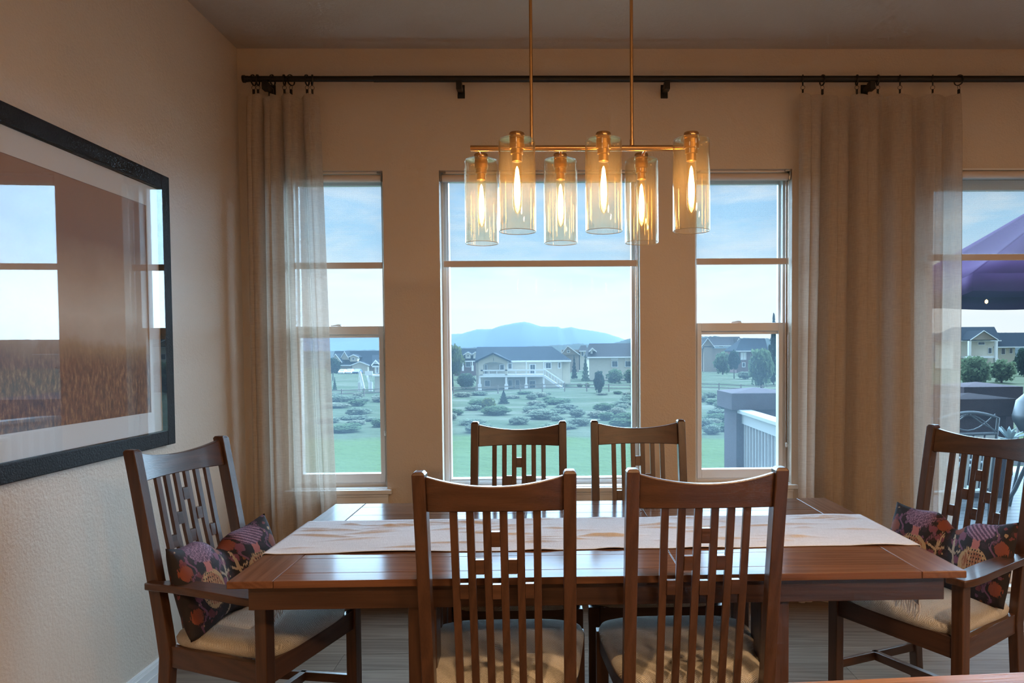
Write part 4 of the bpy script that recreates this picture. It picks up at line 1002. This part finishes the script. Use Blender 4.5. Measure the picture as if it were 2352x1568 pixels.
t, hp, wallbox, roofp, gable, win, col = house('timber_gable_house', 'brown house with steep gable in the narrow window', 215, ('stucco_tan', 'roof_b'))
wallbox(1612, 1700, 800, 862, 0, 9); roofp(1620, 1706, 793, 773.5, 6, 1, 1); gable(1610, 1625, 1640, 797, 777, -1.5, 6); wallbox(1617, 1636, 795, 862, -1.5, 0)
win(1650, 1662, 792, 797, 0); win(1685, 1690, 791, 799, 0, 1); gable(1690, 1696, 1704, 790, 778, -1, 5)
t, hp, wallbox, roofp, gable, win, col = house('brick_house', 'dark brick house with bright window right in the narrow window', 192, ('brick_red', 'roof'))
wallbox(1692, 1760, 804, 858, 0, 9); roofp(1690, 1765, 805, 777, 6, 1.5, 1); win(1701, 1714, 809, 826, -.01, 2, M['house_trim']); win(1704, 1712, 832, 843, -.01, 1)

t, hp, wallbox, roofp, gable, win, col = house('porch_house', 'grey house with open gabled porch beyond the patio door', 214, ('stucco_cream', 'roof'))
wallbox(2190, 2288, 782, 850, 0, 10); roofp(2180, 2300, 782, 751, 7, 1, 2.2); gable(2229, 2258, 2289, 780, 760, -4, 4, M['stucco_tan'])
wallbox(2288, 2331, 796, 850, 1, 9); roofp(2285, 2420, 796, 764, 6, .5, 1)
col(2224, 2229, 783, 830, -3.8); col(2285, 2290, 783, 830, -3.8); win(2299, 2309, 799, 814, .99); win(2318, 2326, 799, 812, .99, 1); win(2269, 2278, 798, 812, -.01, 1); win(2246, 2262, 785, 792, -.01)
wallbox(2224, 2290, 818, 822, -4, -.02, M['house_trim'], 'porch_floor')

# parked cars
def car(px, pyb, m, label, Y=205):
    q = onY(px, 815, Y); q.z = GZ; t = thing('car', label, 'car', (q.x, Y, q.z), R(90), 'cars parked at the garage')
    prof = [(-2.2, .35), (-2.25, .75), (-1.9, .95), (-1.2, 1.0), (-.6, 1.45), (1.0, 1.48), (1.75, 1.0), (2.15, .9), (2.25, .4)]
    mb = MB(); mb.rings([[(x, s*.85*(1 if z < 1.05 else .84), z) for x, z in prof] for s in (-1, 1)]); mb.build('body', M[m], t, bevel=.05)
    MB().add([(-1.15, -.66, 1.03), (-.62, -.62, 1.40), (-.62, .62, 1.40), (-1.15, .66, 1.03), (-1.2, -.66, 1.06), (-.67, -.62, 1.43), (-.67, .62, 1.43), (-1.2, .66, 1.06)], [(0, 1, 2, 3), (4, 7, 6, 5), (0, 4, 5, 1), (1, 5, 6, 2), (2, 6, 7, 3), (3, 7, 4, 0)]).build('windscreen', M['house_glass'], t)
    for x in (-1.4, 1.4):
        for s in (-1, 1):
            o = MB().lathe([(.05, -.1), (.32, -.1), (.33, .1), (.05, .1)], 14).build('wheel', M['rubber'], t, smooth=True); o.rotation_euler = (R(90), 0, 0); o.location = (x, s*.8, .33)
    return t
car(787, 863, 'car_white', 'white car parked nearest the dark round tree'); car(804, 863, 'car_white', 'white car parked between the other two cars', 206); car(821, 863, 'car_blue', 'blue car parked right of the white ones', 207)
MB().box(onY(750, 820, 200).x, onY(832, 820, 200).x, 185, 214, GZ-.5, GZ-.005).build('driveway', simple('driveway_concrete', (.12, .125, .13), .9), label='concrete driveway under the parked cars', cat='driveway', kind='structure')

# split-rail fence
fn_ = thing('rail_fence', 'low split-rail fence along the meadow edge', 'fence', (0, 101, GZ))
fx = [-32+3.1*i for i in range(26)]
for x in fx: MB().box(x-.08, x+.08, -.08, .08, gz(x, 101)-GZ-.1, gz(x, 101)-GZ+1.15).build('post', M['bare_wood'], fn_)
for x0_, x1_ in zip(fx, fx[1:]):
    for h in (.5, .95): MB().bar((x0_, 0, gz(x0_, 101)-GZ+h), (x1_, 0, gz(x1_, 101)-GZ+h), .07, .12).build('rail', M['bare_wood'], fn_)

# ---- deck outside the patio door
DZ = -.22
dk = thing('deck', 'grey board deck outside the patio door', 'deck', (0, 0, DZ), kind='structure')
yy = BY+WT+.02
while yy < 9.75:
    MB().box(2.02, 8.6, yy, yy+.137, -.03, 0).build('deck_board', M['deck'], dk, bevel=.002); yy += .142
MB().box(2.02, 8.6, BY+WT+.01, 9.8, -.22, -.035).build('deck_joist_frame', M['deck'], dk)
for x, y_ in ((2.3, 9.2), (5.2, 9.2), (8.2, 9.2)): MB().box(x-.12, x+.12, y_-.12, y_+.12, GZ-DZ-.4, -.22).build('deck_post', M['pillar'], dk)
def pillar(x, y_, w, top, label):
    t = thing('stucco_pillar', label, 'pillar', (x, y_, DZ), group='stucco pillars of the deck railing')
    MB().box(-w/2, w/2, -w/2, w/2, 0, top-DZ-.22).build('shaft', M['pillar'], t, bevel=.01)
    c_ = w/2+.07
    MB().box(-c_, c_, -c_, c_, top-DZ-.2195, top-DZ-.03).add([(-c_, -c_, top-DZ-.03), (c_, -c_, top-DZ-.03), (c_, c_, top-DZ-.03), (-c_, c_, top-DZ-.03), (0, 0, top-DZ+.02)], [(0, 1, 4), (1, 2, 4), (2, 3, 4), (3, 0, 4)]).build('cap', M['pillar'], t, bevel=.006)
pillar(2.40, 8.40, .58, .965, 'purple-brown stucco pillar seen through the narrow window')
pillar(4.72, 8.05, .55, .90, 'nearer purple-brown stucco pillar seen through the patio door')
pillar(5.65, 9.45, .62, .96, 'farther purple-brown stucco pillar seen through the patio door')
def railing(p0, p1, label, nb):
    p0 = Vector(p0); p1 = Vector(p1); t = thing('deck_railing', label, 'railing', (p0.x, p0.y, DZ), group='pale deck railings')
    d = p1-p0; d.z = 0; top = .75-DZ; L_ = d.length
    MB().bar((0, 0, top-.02), (d.x, d.y, top-.02), .15, .04).build('cap_rail', M['rail_white'], t, bevel=.004)
    MB().bar((0, 0, top-.10), (d.x, d.y, top-.10), .05, .115).build('upper_rail', M['rail_white'], t)
    MB().bar((0, 0, .12), (d.x, d.y, .12), .05, .09).build('lower_rail', M['rail_white'], t)
    for i in range(nb):
        q = d*((i+.5)/nb); MB().box(q.x-.011, q.x+.011, q.y-.011, q.y+.011, .165, top-.1575).build('baluster', M['rail_white'], t)
railing((2.14, 4.42, 0), (2.19, 8.095, 0), 'pale deck railing running out to the single stucco pillar', 32)
railing((5.96, 9.5, 0), (8.5, 9.5, 0), 'pale deck railing along the far edge, beside the farther pillar', 22)
railing((5.0, 8.05, 0), (5.40, 9.15, 0), 'short pale railing between the two patio-door pillars', 9)

# umbrella
um = thing('patio_umbrella', 'big purple canvas umbrella outside the patio door', 'umbrella', (5.75, 7.3, DZ))
cz, pk, ra, lip = 2.12-DZ-.02, 3.35-DZ, 2.05, .16
pts = [(ra*math.cos(R(22.5+45*i)), ra*math.sin(R(22.5+45*i))) for i in range(8)]
for i in range(8):
    (xa, ya), (xb, yb) = pts[i], pts[(i+1) % 8]
    def g(u, v):
        x_ = (xa+(xb-xa)*u)*v; y_ = (ya+(yb-ya)*u)*v; sag = .10*4*u*(1-u)*v*v
        return (x_*(1-.06*4*u*(1-u)*v), y_*(1-.06*4*u*(1-u)*v), pk-(pk-cz)*v**.92-sag*.35)
    mb = MB().grid(g, 8, 8)
    e0 = [g(k/8, 1) for k in range(9)]; o_ = len(mb.v)
    mb.v += e0+[(x_, y_, z_-lip) for x_, y_, z_ in e0]; mb.f += [(o_+k, o_+k+1, o_+k+10, o_+k+9) for k in range(8)]
    o = obj('canopy_panel', mb.mesh('canopy_panel', True), M['umbrella'], um); m_ = o.modifiers.new('thickness', 'SOLIDIFY'); m_.thickness = .004
    MB().bar((0, 0, pk-.08), (xa*.98, ya*.98, cz-.02), .02, .025).build('rib', M['patio_metal'], um)
MB().tube([(0, 0, 0), (0, 0, pk+.02)], .025, 10).build('pole', M['patio_metal'], um, smooth=True)
MB().lathe([(.32, 0), (.32, .05), (.06, .10), (.04, .28)], 24).build('base', M['clay'], um, smooth=True)
q = onY(2268, 697, 7.3)
qb = MB().lathe([(.001, -.02), (.013, -.010), (.013, .008), (.001, .02)], 10).build('lantern_bulb', emit('string_light', (1, .55, .18), 4), um, smooth=True); qb.location = (4.02-5.75, -.72, 1.845-DZ)

# patio chairs, table and plant
def patio_chair(loc, rz, label):
    t = thing('patio_chair', label, 'chair', loc, rz, 'metal patio chairs')
    w = .27
    topc = [(-w+2*w*i/12, -.30, 1.06+.05*math.sin(math.pi*i/12)) for i in range(13)]
    MB().tube([(-w, -.22, .42)]+topc+[(w, -.22, .42)], .013, 8).build('back_frame', M['patio_metal'], t, smooth=True)
    MB().tube([(-w, -.285, .93), (w, -.285, .93)], .012, 8).build('back_rail', M['patio_metal'], t, smooth=True)
    for s in (-1, 1):
        MB().tube([(s*(-.25+.5*i/10), -.292, .94+.15*math.sin(math.pi*i/10)*1.0) for i in range(11)], .005, 6).tube([(s*(-.25+.5*i/10), -.292, 1.09-.13*math.sin(math.pi*i/10)) for i in range(11)], .005, 6).tube([(s*.26, -.292, .95), (s*.12, -.292, 1.02), (s*.02, -.292, 1.09)], .005, 6).build('scroll', M['patio_metal'], t, smooth=True)
        MB().tube([(s*w, -.20, 0), (s*w, -.22, .42), (s*w, .25, .42), (s*w, .27, 0)], .014, 8).build('leg', M['patio_metal'], t, smooth=True)
        MB().tube([(s*w, -.25, .66), (s*w, .20, .66), (s*w, .25, .42)], .014, 8).build('arm', M['patio_metal'], t, smooth=True)
    for i in range(5):
        x_ = -.21+.105*i; MB().add([(x_-.042, -.222, .46), (x_+.042, -.222, .46), (x_+.042, -.284, .915), (x_-.042, -.284, .915), (x_-.042, -.228, .46), (x_+.042, -.228, .46), (x_+.042, -.29, .915), (x_-.042, -.29, .915)], [(0, 1, 2, 3), (7, 6, 5, 4), (0, 4, 5, 1), (1, 5, 6, 2), (2, 6, 7, 3), (3, 7, 4, 0)]).build('sling_strip', M['sling'], t)
    MB().box(-w+.015, w-.015, -.21, .25, .42, .44).build('seat', M['sling'], t, bevel=.005)
    return t
patio_chair((3.40, 6.15, DZ), R(8), 'patio chair with scrolled metal back and pale slings')
patio_chair((4.10, 7.45, DZ), R(-80), 'patio chair seen side-on behind the scroll-backed one')
tt = thing('patio_table', 'dark metal patio table beyond the patio chairs', 'table', (4.42, 6.25, DZ))
MB().lathe([(.02, .70), (.54, .70), (.55, .715), (.54, .73), (.02, .73)], 36).build('table_top', M['patio_metal'], tt, smooth=True)
for a_ in (45, 135, 225, 315): MB().tube([(.15*math.cos(R(a_)), .15*math.sin(R(a_)), .70), (.28*math.cos(R(a_)), .28*math.sin(R(a_)), .35), (.45*math.cos(R(a_)), .45*math.sin(R(a_)), 0)], .018, 8).build('leg', M['patio_metal'], tt, smooth=True)
pl = thing('potted_agave', 'pale silver-leaved plant in a pot on the patio table', 'plant', (4.02, 6.22, DZ+.73))
MB().lathe([(.06, 0), (.085, .10), (.09, .11), (.075, .11), (.06, .09)], 20).build('pot', M['clay'], pl, smooth=True)
r_ = random.Random(3)
for i in range(16):
    a_ = 2*math.pi*i/16+r_.uniform(-.2, .2); el = r_.uniform(.35, 1.25); L_ = r_.uniform(.14, .22); d_ = Vector((math.cos(a_)*math.cos(el), math.sin(a_)*math.cos(el), math.sin(el))); s_ = Vector((-math.sin(a_), math.cos(a_), 0))
    p0 = Vector((0, 0, .10))
    rows = []
    for k in range(5):
        u = k/4; c_ = p0+d_*(L_*u)+Vector((0, 0, -.05*u*u)); w_ = .020*math.sin(math.pi*min(.98, u*.8+.2)); nrm = d_.cross(s_)
        rows.append([c_+s_*w_, c_+nrm*.005, c_-s_*w_, c_-nrm*.005])
    MB().rings(rows).build('leaf', M['pale_leaf'], pl, smooth=True)
gr = thing('barbecue_grill', 'dark domed barbecue grill at the right edge', 'grill', (5.02, 7.2, DZ))
MB().lathe([(.02, .74), (.22, .78), (.29, .90), (.295, .95), (.29, .96), (.26, 1.10), (.16, 1.20), (.02, 1.23)], 28).build('kettle', M['patio_metal'], gr, smooth=True)
for a_ in (30, 150, 270): MB().tube([(.16*math.cos(R(a_)), .16*math.sin(R(a_)), .80), (.30*math.cos(R(a_)), .30*math.sin(R(a_)), 0)], .014, 8).build('leg', M['patio_metal'], gr, smooth=True)
MB().tube([(-.06, 0, 1.22), (-.06, 0, 1.28), (.06, 0, 1.28), (.06, 0, 1.22)], .01, 8).build('lid_handle', M['patio_metal'], gr, smooth=True)
